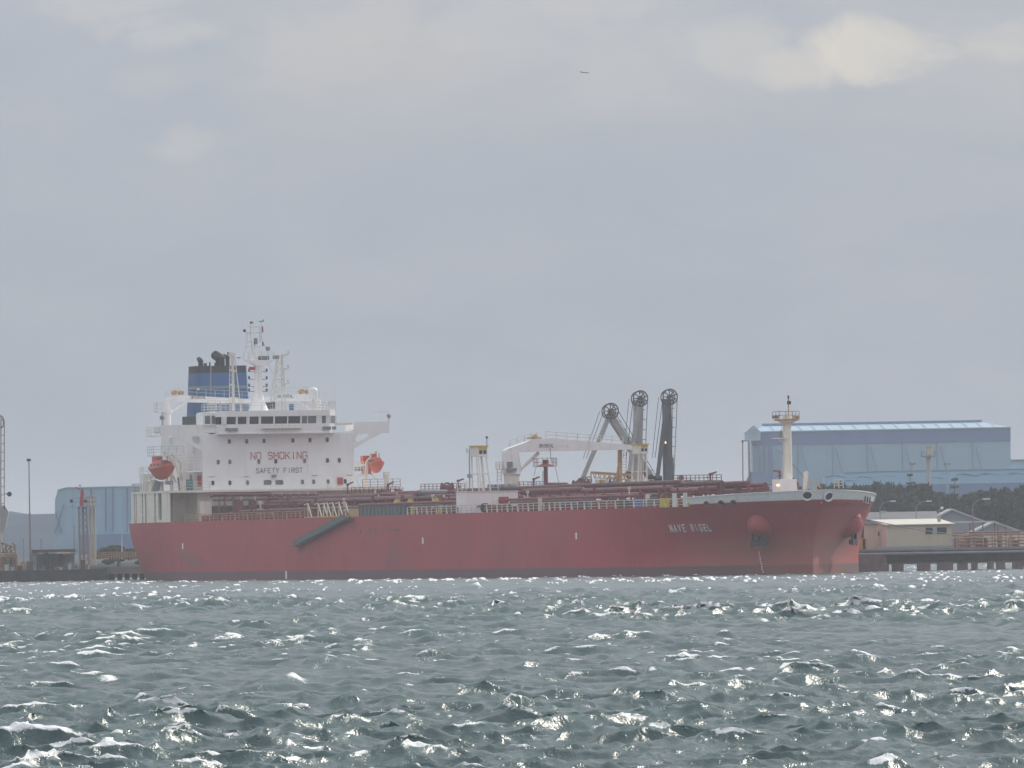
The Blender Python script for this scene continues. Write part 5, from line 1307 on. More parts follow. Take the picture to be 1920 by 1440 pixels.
# cabin on the pier
BY = PY + 2.5; al = R(24); org = W(1663, 1023, BY)
hut = thing('pier_cabin', 'cream site cabin with one long window standing on the right pier', 'cabin', (org.x, BY, zd + .4), ship=False, rz=0)
ca_, sa_ = math.cos(al), math.sin(al)
zt_ = W(1663, 985, BY).z; zb_ = zd + .4
def hp(s, d, z): return V(org.x + ca_ * s - sa_ * d * -1 * 0 - sa_ * d, BY + sa_ * s + ca_ * d, z)
Lh = (W(1785, 1000, BY).x - org.x) / (ca_ - sa_ * .0675); Dh = 3.4
body = MB().prism([hp(0, 0, zb_), hp(Lh, 0, zb_), hp(Lh, Dh, zb_), hp(0, Dh, zb_)], (0, 0, zt_ - zb_)); hb_o = part('cabin_wall', body, 'shed_beige', hut)
part('cladding_rib', (lambda q: [q.bar(hp(.25 + i * .3, -.012, zb_ + .02), hp(.25 + i * .3, -.012, zt_ - .02), .03, .02) for i in range(int(Lh / .3))] and q)(MB()), 'shed_beige', hb_o)
part('roof', MB().add([hp(-.25, -.3, zt_), hp(Lh + .2, -.3, zt_), hp(Lh + .2, Dh + .2, zt_ + .55), hp(-.25, Dh + .2, zt_ + .55), hp(-.25, -.3, zt_ + .08), hp(Lh + .2, -.3, zt_ + .08), hp(Lh + .2, Dh + .2, zt_ + .68), hp(-.25, Dh + .2, zt_ + .68)],
     [(0, 3, 2, 1), (4, 5, 6, 7), (0, 1, 5, 4), (1, 2, 6, 5), (2, 3, 7, 6), (3, 0, 4, 7)]), 'roof_pale', hut)
s0 = Lh * (1735 - 1663) / 122; s1 = Lh * (1774 - 1663) / 122; z0 = W(1750, 1001.5, BY + 1.5).z; z1 = W(1750, 989, BY + 1.5).z
part('window', MB().prism([hp(s0, -.05, z0), hp(s1, -.05, z0), hp(s1, -.05, z1), hp(s0, -.05, z1)], (0, .06, 0)), 'glass_dark', hut)
part('window_curtain', MB().prism([hp(s0 + (s1 - s0) * .33, -.07, z0), hp(s0 + (s1 - s0) * .54, -.07, z0), hp(s0 + (s1 - s0) * .54, -.07, z1), hp(s0 + (s1 - s0) * .33, -.07, z1)], (0, .02, 0)), 'glass_clear', hut)
part('end_door', MB().prism([hp(-.03, 1.2, zb_), hp(-.03, 2.1, zb_), hp(-.03, 2.1, zb_ + 2.0), hp(-.03, 1.2, zb_ + 2.0)], (.04, -.01, 0)), 'wall_house', hut)
part('door_window', MB().prism([hp(-.06, 1.75, zb_ + 1.2), hp(-.06, 2.05, zb_ + 1.2), hp(-.06, 2.05, zb_ + 1.7), hp(-.06, 1.75, zb_ + 1.7)], (.02, -.005, 0)), 'glass_dark', hut)
p = W(1761, 983, BY + 2); part('roof_vent', MB().box((p.x - .2, p.y, zt_ + .3), (p.x + .2, p.y + .3, zt_ + 1.0)).cyl((p.x, p.y, zt_ + 1), (p.x, p.y, W(1766, 955, BY).z), .04), 'shed_beige', hut)
p = W(1766, 953, BY + 2); part('dish_aerial', MB().ball(p, .19, 10, 6), 'dome_white', hut)
t = thing('switch_box', 'ochre equipment box at the left end of the pier beside the anchor', 'equipment box', (W(1617, 1022, PY + 1).x, PY + 1, zd), ship=False)
a = W(1611, 1023, PY + 1); b = W(1626, 1009, PY + 1)
part('box_body', MB().box((a.x, PY + 1, zd), (b.x, PY + 2, b.z)), 'ochre_paint', t); part('box_stripe', MB().box((a.x + .4, PY + .97, zd + .15), (a.x + .7, PY + .99, b.z - .1)), 'soot_black', t)
t = thing('store_shed', 'small pale shed just left of the cream pier cabin', 'shed', (W(1630, 1022, PY + 5).x, PY + 5, zd), ship=False)
a = W(1622, 1023, PY + 5); b = W(1644, 984, PY + 5); part('shed_wall', MB().box((a.x, PY + 5, zd), (b.x, PY + 7, b.z)), 'shed_beige', t); part('shed_roof', MB().box((a.x - .1, PY + 4.9, b.z), (b.x + .1, PY + 7.1, b.z + .1)), 'roof_grey', t)
# frames, rails and pipe racks on the pier to the right
t = thing('pipe_rack', 'rusty orange pipe rack and railings along the pier right of the cabin', 'pipe rack', (W(1850, 1022, PY + 2).x, PY + 2, zd), ship=False)
ra = W(1787, 1021, PY + 2).x; rb = ra + 16
for k, z in enumerate((.15, .5, .85, 1.2, 1.5)): part('rack_pipe', MB().cyl((ra, PY + 2 + k * .3, zd + .35 + z), (rb, PY + 2 + k * .3, zd + .35 + z), .09, .09, 8), 'orange_rail' if k != 2 else 'rail_worn', t, smooth=40)
for i in range(16):
    x = ra + .4 + i; part('rack_post', MB().bar((x, PY + 1.9, zd), (x, PY + 1.9, zd + 2.0 + .25 * math.sin(i * 2.1)), .12), 'orange_rail' if i % 3 else 'rail_worn', t)
rp = random.Random(3)
for i in range(18):
    x = ra + rp.uniform(0, 9); y = PY + rp.uniform(2, 7); h = rp.uniform(.4, 1.5); part('rack_fitting', MB().box((x, y, zd), (x + rp.uniform(.2, .8), y + .5, zd + h)), rp.choice(('orange_rail', 'rust_steel', 'rail_worn', 'steel_grey', 'pipe_red', 'shed_beige')), t)
part('kerb_beam', MB().box((ra, PY + .1, zd), (rb, PY + .6, zd + .18)), 'orange_rail', t)
t = thing('canopy_frame', 'thin open canopy frame on posts standing right of the cabin', 'canopy', (W(1825, 1020, PY + 5).x, PY + 5, zd), ship=False)
zc_ = W(1825, 978.5, PY + 5).z; xa = W(1784, 980, PY + 5).x; xb = W(1866, 979, PY + 5).x; xc = W(1917, 1000, PY + 5).x
part('canopy_beam', MB().box((xa, PY + 5, zc_ - .08), (xb, PY + 5.3, zc_ + .08)), 'roof_pale', t)
part('canopy_brace', MB().bar((xb, PY + 5.1, zc_), (xc, PY + 5.1, W(1917, 1000, PY + 5).z), .13), 'wall_house', t)
for px in (1819, 1826, 1843, 1865, 1871, 1886): x = W(px, 1000, PY + 5).x; part('canopy_post', MB().bar((x, PY + 5.1, zd), (x, PY + 5.1, min(zc_, W(px, 978 if px < 1870 else 988, PY + 5).z)), .13), 'rust_steel', t)
# lamp standards
def lamp(px, pyt, pyb, Y, arm, label, m_='steel_grey', grp='curved street lamps on the shore'):
    a = W(px, pyb, Y); b = W(px, pyt, Y); t = thing('street_lamp', label, 'street lamp', (a.x, Y, a.z), ship=False, group=grp); H = b.z - a.z
    part('lamp_post', MB().cyl(a, a + V(0, 0, H * .45), .13, .1, 8).cyl(a + V(0, 0, H * .45), a + V(0, 0, H * .8), .08, .06, 8), m_, t)
    P = [a + V(arm * (1 - math.cos(k * R(90) / 6)), 0, H * .8 + H * .2 * math.sin(k * R(90) / 6)) for k in range(7)]
    part('lamp_arm', MB().tube(P, .05, 6), m_, t); part('lamp_head', MB().box(P[-1] + V(-.1, -.15, -.08), P[-1] + V(.7, .15, .08)), 'dome_white', t)
lamp(1824.5, 936, 1020, PY + 4, 1.3, 'tallest curved lamp standing on the pier right of the cabin')
lamp(1651, 940, 1010, 1170, 1.6, 'curved lamp nearest the bow, in front of the dark trees')
lamp(1718.5, 940, 1010, 1170, 1.6, 'curved lamp above the middle of the cream cabin roof')
# houses and sheds at the shore
HYY = 1262
def gable(name, label, xl, xr, pyr, pye, pyb, Y, depth, wall, roof, apex=None):
    a = W(xl, pyb, Y); b = W(xr, pyb, Y); ze = W(xl, pye, Y).z; zr = W((xl + xr) / 2, pyr, Y).z; xm = W(apex or (xl + xr) / 2, pyr, Y).x
    t = thing(name, label, 'house', ((a.x + b.x) / 2, Y, 1.5), ship=False); w = MB().prism([(a.x, Y, 1), (b.x, Y, 1), (b.x, Y, ze), (xm, Y, zr), (a.x, Y, ze)], (0, depth, 0)); part('wall', w, wall, t)
    o = .5
    for (p, q) in (((a.x, ze), (xm, zr)), ((xm, zr), (b.x, ze))):
        d = V(q[0] - p[0], 0, q[1] - p[1]).normalized(); P = V(p[0], Y - o, p[1]); Q = V(q[0], Y - o, q[1])
        if p[0] == a.x: P = P - d * o
        else: Q = Q + d * o
        part('roof_slope', MB().prism([P + V(0, 0, .03), Q + V(0, 0, .03), Q + V(0, 0, .3), P + V(0, 0, .3)], (0, depth + 2 * o, 0)), roof, t)
    return t
gable('gabled_house', 'grey gabled house peaking behind the right end of the cabin', 1742, 1842, 957, 980, 1015, HYY, 14, 'wall_lilac', 'wall_house', 1785)
gable('gabled_house', 'lower grey gabled house at the right edge below the trees', 1822, 1918, 981, 1001, 1016, HYY - 20, 12, 'wall_lilac', 'wall_house', 1864)
t = thing('long_shed', 'long dark grey roofed shed behind the cream cabin', 'shed', (W(1700, 1000, HYY).x, HYY, 1.5), ship=False)
a = W(1626, 1010, HYY); b = W(1760, 958, HYY); 
part('wall', MB().box((a.x, HYY + .3, 1), (b.x, HYY + 10, W(1700, 975, HYY).z)), 'wall_lilac', t)
part('roof', MB().prism([(a.x, HYY, W(1700, 974, HYY).z), (a.x, HYY + 6, b.z), (a.x, HYY + 12, W(1700, 974, HYY).z)], (b.x - a.x, 0, 0)), 'roof_grey', t)
q = W(1650, 958, HYY); r_ = W(1664, 958, HYY); s_ = W(1652, 964, HYY); part('skylight_gable', MB().prism([(q.x, HYY - .3, q.z), (r_.x, HYY - .3, r_.z), (s_.x, HYY - .3, s_.z)], (0, 2, 0)), 'wall_house', t)
t = thing('shore_wall', 'ochre boundary wall at the shore along the right edge', 'wall', (W(1880, 1010, 1235).x, 1235, 1.5), ship=False)
a = W(1845, 1018, 1235); b = W(1935, 1001, 1235); part('wall_panel', MB().box((a.x, 1235, 1), (b.x + 20, 1235.4, b.z)), 'shed_beige', t)

# trees: trunks, limbs and leafy crowns
def leafy(rng_, clumps, n, size):
    vs = []; 
    c = np.array([k[:3] for k in clumps]); r = np.array([k[3] for k in clumps]); sq = np.array([k[4] for k in clumps])
    w = r ** 2 / np.sum(r ** 2); pick = rng_.choice(len(c), n, p=w)
    d = rng_.normal(0, 1, (n, 3)); d /= np.linalg.norm(d, axis=1)[:, None]; d[:, 2] = np.where(d[:, 2] < -.35, -d[:, 2] * .5, d[:, 2])
    rad = r[pick] * (rng_.uniform(.62, 1.06, n)); P = c[pick] + d * rad[:, None] * np.stack([np.ones(n), np.ones(n), sq[pick]], 1)
    a = rng_.normal(0, 1, (n, 3)); a /= np.linalg.norm(a, axis=1)[:, None]; b = np.cross(a, d + .3 * rng_.normal(0, 1, (n, 3))); b /= np.linalg.norm(b, axis=1)[:, None] + 1e-6
    s = (size * rng_.uniform(.6, 1.4, n))[:, None]
    V4 = np.stack([P - a * s, P + b * s * .6, P + a * s, P - b * s * .6], 1).reshape(-1, 3)
    return V4
def tree_mesh(seed, W_, H_, n=2600, size=.24):
    r = np.random.default_rng(seed); clumps = []
    for i in range(26):
        t = r.uniform(0, 2 * math.pi); q = math.sqrt(r.uniform(0, 1)); x = math.cos(t) * q * W_ * .40; y = math.sin(t) * q * W_ * .40
        dome = math.sqrt(max(0, 1 - q * q)); z = H_ * (.30 + .48 * dome * r.uniform(.7, 1.0)); clumps.append((x, y, z, r.uniform(.10, .17) * W_, .62))
    for i in range(8):
        t = r.uniform(0, 2 * math.pi); clumps.append((math.cos(t) * W_ * .4, math.sin(t) * W_ * .4, H_ * r.uniform(.16, .4), W_ * .12, .8))
    Vq = leafy(r, clumps, n, size); me = bpy.data.meshes.new('crown')
    inner = MB()  # lumpy filler balls added inside the crown to block light
    for c in clumps:
        bl = MB().ball(c[:3], c[3] * .72, 8, 5, (1, 1, c[4])); inner.add([(x + r.normal(0, .12), y + r.normal(0, .12), z + r.normal(0, .1)) for x, y, z in bl.v], bl.f)
    nv = len(Vq); me.from_pydata([tuple(v) for v in Vq] + inner.v, [], [(4 * i, 4 * i + 1, 4 * i + 2, 4 * i + 3) for i in range(n)] + [tuple(k + nv for k in f) for f in inner.f])
    me.materials.append(MATS['leaf_dark']); me.update()
    tr = MB(); tr.cyl((0, 0, -1), (.1, 0, H_ * .35), .35, .25, 8)
    for i in range(5):
        c = clumps[i]; tr.cyl((.1, 0, H_ * .3), c[:3], .16, .06, 6)
    return me, tr.mesh('trunk', 'bark')
TM = [tree_mesh(s, 10, 9) for s in (1, 2, 3, 4)]
def place_tree(px, pyt, Y, w, k, label, group='dark shore trees behind the bow'):
    p = W(px, pyt, Y); H = p.z - 1.5; t = thing('shore_tree', label, 'tree', (p.x, Y, 1.5), ship=False, group=group, rz=k * 1.7); me, tm = TM[k % 4]
    t.scale = (w / 10, w / 10, H / 7.6)
    part('crown', None, None, t, me=me); part('trunk', None, None, t, me=tm)
back = [(1518, 915, 8), (1548, 905, 9), (1576, 896, 10), (1604, 899, 9), (1632, 908, 8), (1652, 901, 9), (1672, 896, 10), (1694, 899, 9), (1718, 903, 10), (1745, 905, 10), (1770, 917, 9), (1797, 918, 10), (1822, 921, 9), (1846, 918, 10), (1872, 908, 11), (1898, 905, 11), (1925, 903, 12), (1955, 908, 12)]
nm_ = ['behind the foredeck davit', 'just behind the bow rail frame', 'with the rounded top above the stem', 'whose top shows right of the stem', 'in the dip right of the white bulwark', 'rising left of the big dome crown', 'with the highest dome above the long shed', 'right shoulder of the highest dome', 'below the round floodlight mast', 'left of the tall control tower base', 'sloping down right of the tower', 'under the small pine', 'in the low saddle right of the pine', 'starting the right hand rise', 'on the rise near the right edge', 'topping the right hand rise', 'cut by the right edge of the picture', 'just outside the right edge']
for i, (px, py, w) in enumerate(back): place_tree(px, py, 1300 + (i * 37) % 30, w * .55 * 1.5, i, 'dark dense tree ' + nm_[i])
front = [(1600, 935, 8), (1640, 925, 8), (1680, 922, 9), (1722, 928, 9), (1765, 935, 9), (1808, 936, 9), (1850, 938, 9), (1893, 930, 10), (1935, 928, 10)]
fn_ = ['behind the port bow', 'above the curved lamp nearest the bow', 'below the highest dome', 'above the middle of the long shed', 'above the grey gable', 'left of the tall pier lamp', 'right of the tall pier lamp', 'near the right edge above the low gable', 'at the right edge above the ochre wall']
for i, (px, py, w) in enumerate(front): place_tree(px, py, 1282 + (i * 13) % 10, w * .95, i + 2, 'lower front tree ' + fn_[i])
def pine(px, pyt, pyb, Y, w, label):
    a = W(px, pyb, Y); b = W(px, pyt, Y); H = b.z - 1.5; r = np.random.default_rng(int(px)); t = thing('norfolk_pine', label, 'tree', (a.x, Y, 1.5), ship=False, group='small tiered pines'); vs = []; fs = []
    for k in range(7):
        z = H * (.35 + .62 * k / 6); rr = w * (1 - .72 * k / 6) * (.85 + .3 * r.random())
        for i in range(60):
            an = r.uniform(0, 6.28); q = r.uniform(.1, 1) * rr; c = V(math.cos(an) * q, math.sin(an) * q, z + q * .12 + r.normal(0, .08)); s = .22
            n0 = len(vs); e = V(*r.normal(0, 1, 3)).normalized() * s; g = V(*r.normal(0, 1, 3)).normalized() * s * .6; vs += [c - e, c + g, c + e, c - g]; fs.append((n0, n0 + 1, n0 + 2, n0 + 3))
    m = MB().add([v + V(a.x, Y, 1.5) for v in vs], fs); part('crown', m, 'leaf_pine', t); part('trunk', MB().cyl((a.x, Y, 1), (a.x, Y, 1.5 + H), .2, .05, 6), 'bark', t)
pine(1707, 887, 930, 1330, 2.0, 'small open pine top left of the control tower'); pine(1790, 895, 930, 1330, 1.9, 'small tiered pine right of the control tower')

# control tower and floodlight masts behind the trees
TY = 1420
a = W(1742, 930, TY); t = thing('control_tower', 'slim pale tower with a railed gallery rising behind the trees', 'tower', (a.x, TY, 1.5), ship=False); f = lambda x, y: W(x, y, TY)
part('tower_shaft', MB().cyl((a.x, TY, 1), (a.x, TY, f(1742, 850).z), .42, .4, 14), 'wall_house', t, smooth=40)
part('tower_head', MB().cyl(f(1742, 853), f(1742, 838), .62, .62, 14).cyl(f(1742, 838), f(1742, 836.5), .85, .85, 14), 'shed_beige', t, smooth=40)
z = f(1742, 855.5).z; part('gallery', MB().cyl((a.x, TY, z - .15), (a.x, TY, z), 1.2, 1.25, 16).rail([(a.x - 1.2, TY - .5, z), (a.x + 1.2, TY - .5, z), (a.x + 1.2, TY + .5, z), (a.x - 1.2, TY + .5, z), (a.x - 1.2, TY - .5, z)], h=.8, n=2, sp=.8, t=.06), 'wall_lilac', t)
for x, lab in ((1711, 'floodlight mast with a flat ring of lamps left of the control tower'), (1776, 'floodlight mast with paired lamps right of the control tower')):
    a = W(x, 930, TY); b = W(x, 872, TY); t = thing('floodlight_mast', lab, 'floodlight', (a.x, TY, 1.5), ship=False); part('mast_pole', MB().cyl((a.x, TY, 1), b, .12, .07, 8), 'wall_house', t)
    if x == 1711: part('lamp_ring', MB().cyl(b, b + V(0, 0, .35), .35, .6, 12), 'shed_beige', t)
    else:
        for s_ in (-.35, .35): part('lamp_head', MB().box(b + V(s_ - .2, -.2, 0), b + V(s_ + .2, .2, .35)), 'steel_grey', t)
# blue bulk storage hall with headhouse and conveyor gallery
WY = 2200
f = lambda x, y, d=0: W(x, y, WY + d)
A = f(1410, 905); xl = f(1411, 850).x; xr = f(1895, 850).x; ze = f(1650, 806).z; zb = f(1650, 831).z; D_ = 26
hall = thing('storage_hall', 'huge pale blue bulk storage hall with a dark blue band under its roof', 'storage hall', ((xl + xr) / 2, WY, 1.5), ship=False)
part('wall', MB().box((xl, WY, 0), (xr, WY + D_, ze)), 'blue_cladding', hall)
part('wall_band', MB().box((xl - .05, WY - .25, zb), (xr + .05, WY - .01, ze)), 'blue_dark', hall)
zr = f(1650, 793).z; rise = zr - ze
part('roof', MB().add([(xl, WY - .5, ze), (xr + .3, WY - .5, ze), (xr + .3, WY + D_ + .5, ze), (xl, WY + D_ + .5, ze), (xl + 3.5, WY + D_ / 2, zr), (xr - 7, WY + D_ / 2, zr)], [(0, 1, 5, 4), (1, 2, 5), (2, 3, 4, 5), (3, 0, 4), (0, 3, 2, 1)]), 'blue_roof', hall)
part('ridge_vent', MB().box((f(1434, 0).x, WY + D_ / 2 - 1, zr - .05), (xr - 7, WY + D_ / 2 + 1, zr + .55)), 'blue_deep', hall)
part('eave_gutter', MB().box((xl, WY - .7, ze - .05), (xr + .3, WY - .51, ze + .2)), 'blue_roof', hall)
for i in range(17):
    x = xl + 5 + i * (xr - xl - 10) / 16; part('roof_rib', MB().bar((x + 1.2, WY - .5, ze + .12), (x, WY + D_ / 2, zr + .1), .18, .14), 'blue_roof', hall)
for px in (1497, 1562, 1627, 1693, 1758, 1825):
    part('down_pipe', MB().bar((f(px, 0).x, WY - .35, 0), (f(px, 0).x, WY - .35, zb), .18), 'blue_deep', hall)
    part('wind_brace', MB().bar(f(px + 5, 838, -.4), f(px + 17, 885, -.4), .15), 'blue_deep', hall)
for i in range(30):
    x = xl + (i + .5) * (xr - xl) / 30; part('cladding_seam', MB().box((x - .05, WY - .06, 0), (x + .05, WY - .005, zb - .01)), 'blue_cladding', hall)
hh = thing('headhouse', 'gabled conveyor headhouse with a round emblem at the left end of the blue hall', 'headhouse', (f(1413, 0).x, WY - 6, 1.5), ship=False)
g = lambda x, y: W(x, y, WY - 8)
part('gallery_body', MB().prism([g(1400, 826), g(1426, 826), g(1426, 811), g(1413, 799), g(1400, 811)], (0, 20, 0)), 'blue_roof', hh)
part('gallery_roof', MB().prism([g(1399, 811), g(1413, 798.3), g(1413, 797.5), g(1398.3, 810.6)], (0, 20, 0)).prism([g(1413, 798.3), g(1427, 811), g(1427.5, 810.4), g(1413, 797.5)], (0, 20, 0)), 'mural_pale', hh)
c = g(1412.5, 812.5) + V(0, -.15, 0); em = MB()
for i in range(20):
    if i in (4, 5, 14, 15): continue
    a0 = 2 * math.pi * i / 20; a1 = 2 * math.pi * (i + 1) / 20; em.bar(c + V(math.cos(a0) * 1.15, 0, math.sin(a0) * 1.3), c + V(math.cos(a1) * 1.15, 0, math.sin(a1) * 1.3), .12, .22)
em.bar(c + V(-.2, 0, -.7), c + V(.1, 0, .8), .1, .3).bar(c + V(.1, 0, .8), c + V(.45, 0, -.5), .1, .2).bar(c + V(-.5, 0, 0), c + V(.5, 0, .1), .1, .18); part('round_emblem', em, 'blue_cladding', hh)
part('support_leg', MB().box(g(1403.5, 905), g(1405.5, 826) + V(0, 1, 0)), 'blue_dark', hh); part('support_leg', MB().box(g(1405.8, 905), g(1408, 826) + V(0, 1, 0)), 'dome_white', hh)
part('hopper_base', MB().prism([g(1396, 908), g(1450, 908), g(1440, 887), g(1408, 884)], (0, 6, 0)), 'blue_deep', hh)
for x0_, x1_ in ((1422, 1426), (1433, 1436.5), (1442, 1449)): part('silo_leg', MB().box(g(x0_, 905) + V(0, 3, 0), g(x1_, 836) + V(0, 5, 0)), 'blue_deep', hh)
part('chute', MB().bar(g(1454, 843), g(1470, 852), .4).bar(g(1486, 870), g(1512, 900), .35), 'blue_deep', hh)
# low painted shed with sea mural
MY = 1900
g = lambda x, y, d=0: W(x, y, MY + d)
ms = thing('mural_shed', 'long low pale blue shed with painted waves below the storage hall', 'shed', (g(1740, 900).x, MY, 1.5), ship=False)
zt_ = g(1740, 885).z; zl = g(1740, 905).z; xa = g(1548, 0).x; xb = g(1960, 0).x
part('wall', MB().prism([(xa, MY, 0), (xb, MY, 0), (xb, MY, g(1920, 880).z), (g(1660, 0).x, MY, g(1660, 884).z), (g(1585, 0).x, MY, g(1585, 887).z), (xa, MY, g(1548, 893).z)], (0, 12, 0)), 'mural_pale', ms)
part('roof_edge', MB().prism([(xb, MY - .2, g(1920, 880).z), (g(1660, 0).x, MY - .2, g(1660, 884).z), (g(1585, 0).x, MY - .2, g(1585, 887).z), (g(1585, 0).x, MY - .2, g(1585, 886).z), (g(1660, 0).x, MY - .2, g(1660, 883).z), (xb, MY - .2, g(1920, 878.8).z)], (0, 12, 0)), 'blue_deep', ms)
part('plinth', MB().box((xa, MY - .12, 0), (xb, MY - .01, g(1740, 908).z)), 'blue_deep', ms)
part('plinth_line', MB().box((xa, MY - .14, g(1740, 907.2).z), (xb, MY - .121, g(1740, 906).z)), 'blue_roof', ms)
for k, (cx, cy, wd, ht, ph) in enumerate(((1565, 895, 22, 3.5, 0), (1622, 896, 14, 3, 1), (1700, 898, 10, 2, 0), (1815, 892, 22, 4, 1), (1850, 891, 20, 4, 0), (1880, 892, 18, 4, 1), (1908, 890, 20, 4, 1), (1755, 897, 16, 2, 0), (1660, 893, 16, 2, 1), (1590, 902, 18, 1.6, 0))):
    q = MB(); P = []
    for i in range(11): s_ = i / 10; P.append(g(cx - wd + 2 * wd * s_, cy - ht * math.sin(s_ * math.pi + ph * .5)) + V(0, -.06, 0))
    for i in range(11): s_ = 1 - i / 10; P.append(g(cx - wd + 2 * wd * s_, cy - ht * .25 * math.sin(s_ * math.pi + ph * .5) + .8 * math.sin(s_ * 9 + k)) + V(0, -.06, 0))
    q.prism(P, (0, .05, 0)); part('painted_wave', q, 'blue_deep' if k % 3 != 2 else 'blue_cladding', ms)
ws = thing('side_warehouse', 'lower pale blue building at the right edge beyond the hall', 'warehouse', (g(1915, 0).x, WY + 60, 1.5), ship=False)
part('wall', MB().box((W(1893, 0, WY + 60).x, WY + 60, 0), (W(1990, 0, WY + 60).x, WY + 90, W(1910, 864, WY + 60).z)), 'mural_pale', ws); part('roof', MB().box((W(1892, 0, WY + 60).x, WY + 59.5, W(1910, 864, WY + 60).z), (W(1991, 0, WY + 60).x, WY + 90.5, W(1910, 861.5, WY + 60).z)), 'roof_grey', ws)
# slim poles amid the skyline
def mono(px, pyt, Y, r, label, cat, m_, kind):
    a = W(px, 960, Y); b = W(px, pyt, Y); t = thing('lattice_pole' if kind == 'cell' else 'light_pole', label, cat, (a.x, Y, 1.5), ship=False); part('pole', MB().cyl((a.x, Y, 1), b, r, r * .7, 8), m_, t, smooth=40); f = lambda x, y: W(x, y, Y)
    if kind == 'cell':
        for x in (875.5, 880, 883): part('antenna_panel', MB().box(f(x - 1, 849), f(x + 1, 841) + V(0, .3, 0)), m_, t)
        part('equipment_cage', MB().box(f(876, 896), f(885, 889) + V(0, .8, 0)), m_, t)
    else:
        part('lamp_arm', MB().bar(b, f(px + 7, pyt + .5), .1).box(f(px - 2, pyt + 4), f(px + 2, pyt - .5) + V(0, .3, 0)), m_, t)
mono(880, 841, 1700, .2, 'faint blue antenna pole behind the starboard cabin tower', 'antenna mast', 'wall_lilac', 'cell')
mono(1392.5, 826, 1120, .1, 'thin rusty lamp pole just left of the blue headhouse', 'light pole', 'rust_steel', 'lamp')

# ---------------------------------------------------------------- the harbour on the left
LY = 1088.0
f = lambda x, y, d=0: W(x, y, LY + d)
zq = f(130, 1068).z; xa = f(-60, 0).x; xb = f(262, 0).x
qy = thing('left_wharf', 'dark low concrete wharf left of the stern', 'wharf', ((xa + xb) / 2, LY, 0), ship=False)
part('quay_wall', MB().box((xa, LY, -4), (f(200, 0).x, LY + 10, zq)), 'timber_dark', qy)
part('deck_slab', MB().box((f(200, 0).x, LY + 2, zq - .7), (xb + 8, LY + 9, zq + .25)), 'concrete', qy)
for i in range(5): x = f(206 + i * 14, 0).x; part('pile', MB().cyl((x, LY + 3, -4), (x, LY + 3, zq - .7), .35, .35, 8), 'timber_dark', qy, smooth=40)
part('upper_deck', MB().box((f(175, 0).x, LY + 9, zq + 1.5), (xb + 8, LY + 15, zq + 2.2)), 'concrete', qy)
for k, y in enumerate((1036, 1040, 1044)): part('wharf_rail', MB().bar(f(172, y, 9), f(275, y - 1.6, 9), .1), 'rail_worn', qy)
rp = random.Random(5)
for i in range(20): px = 174 + i * 5; part('rail_post', MB().bar(f(px, 1050, 9), f(px, 1035, 9), .1), 'rail_worn', qy)
sh = thing('wharf_shelter', 'open brown roofed shelter on the left wharf', 'shelter', (f(100, 0).x, LY + 2, zq), ship=False)
part('roof', MB().box(f(60, 1036.5, 1), f(140, 1029.5, 1) + V(0, 5, 0)), 'pipe_dark', sh)
for a_, b_ in ((60, 69), (82, 90), (110, 117)): part('shelter_wall', MB().box(f(a_, 1068, 1.5), f(b_, 1036.5, 1.5) + V(0, 1.2, 0)), 'timber_dark' if a_ != 60 else 'steel_grey', sh)
part('canopy', MB().box(f(106, 1038.5, .5), f(132, 1035, .5) + V(0, 3, 0)), 'shed_beige', sh)
part('back_panel', MB().box(f(64, 1068, 4), f(140, 1037, 4) + V(0, .3, 0)), 'wall_house', sh)
cr_ = sorted((rp.uniform(8, 160), rp.uniform(3, 10), rp.uniform(0, 1)) for i in range(22))
SHADE = {'shed_beige': 'beige', 'rail_worn': 'brown', 'steel_grey': 'mid grey', 'gangway_grey': 'dark grey', 'rust_steel': 'rust coloured', 'pipe_dark': 'maroon', 'wall_house': 'pale grey'}
ORD = 'leftmost,second,third,fourth,fifth,sixth,seventh,eighth,ninth,tenth,eleventh,twelfth,thirteenth,fourteenth,fifteenth,sixteenth,seventeenth,eighteenth,nineteenth,twentieth,last but one,rightmost'.split(',')
for i, (px, w, h) in enumerate(cr_):
    h = 4 + 14 * h if px < 60 or px > 118 else 3 + 4 * h; d = rp.uniform(.2, 1)
    m_ = list(SHADE)[(i * 3) % 7]
    t = thing('wharf_crate', '%s %s box, %s in the row of gear on the left wharf' % ('tall' if h > 10 else 'low', SHADE[m_], ORD[i]), 'crate', (f(px, 0, d).x, LY + d, zq), ship=False, group='boxes heaped on the left wharf'); a = f(px, 1068, d); b = f(px + w, 1068 - h, d)
    part('crate_body', MB().box((a.x, LY + d, zq - .1), (b.x, LY + d + .8, b.z)), m_, t); part('crate_lid', MB().box((a.x - .05, LY + d - .05, b.z), (b.x + .05, LY + d + .85, b.z + .07)), m_, t)
# orange truss gear far left
t = thing('valve_manifold', 'rusty orange pipe manifold at the far left of the wharf', 'pipework', (f(15, 0).x, LY + 1, zq), ship=False); q = MB()
for a_, b_ in (((2, 1018), (28, 1026)), ((2, 1036), (30, 1037)), ((22, 1018), (30, 1024)), ((4, 1018), (6, 1036)), ((12, 1022), (12, 1036)), ((20, 1024), (20, 1036)), ((28, 1026), (29, 1037)), ((6, 1036), (12, 1022)), ((12, 1036), (20, 1024)), ((20, 1036), (28, 1026))): q.bar(f(*a_, 1), f(*b_, 1), .2)
part('pipe_frame', q, 'orange_rail', t); part('pipe_base', MB().box(f(-20, 1068, 1.2), f(33, 1039, 1.2) + V(0, 1, 0)), 'rail_worn', t)
for x in (5, 14, 24): part('valve', MB().cyl(f(x, 1058, 1), f(x, 1044, 1), .35, .3, 10), 'rust_steel', t)
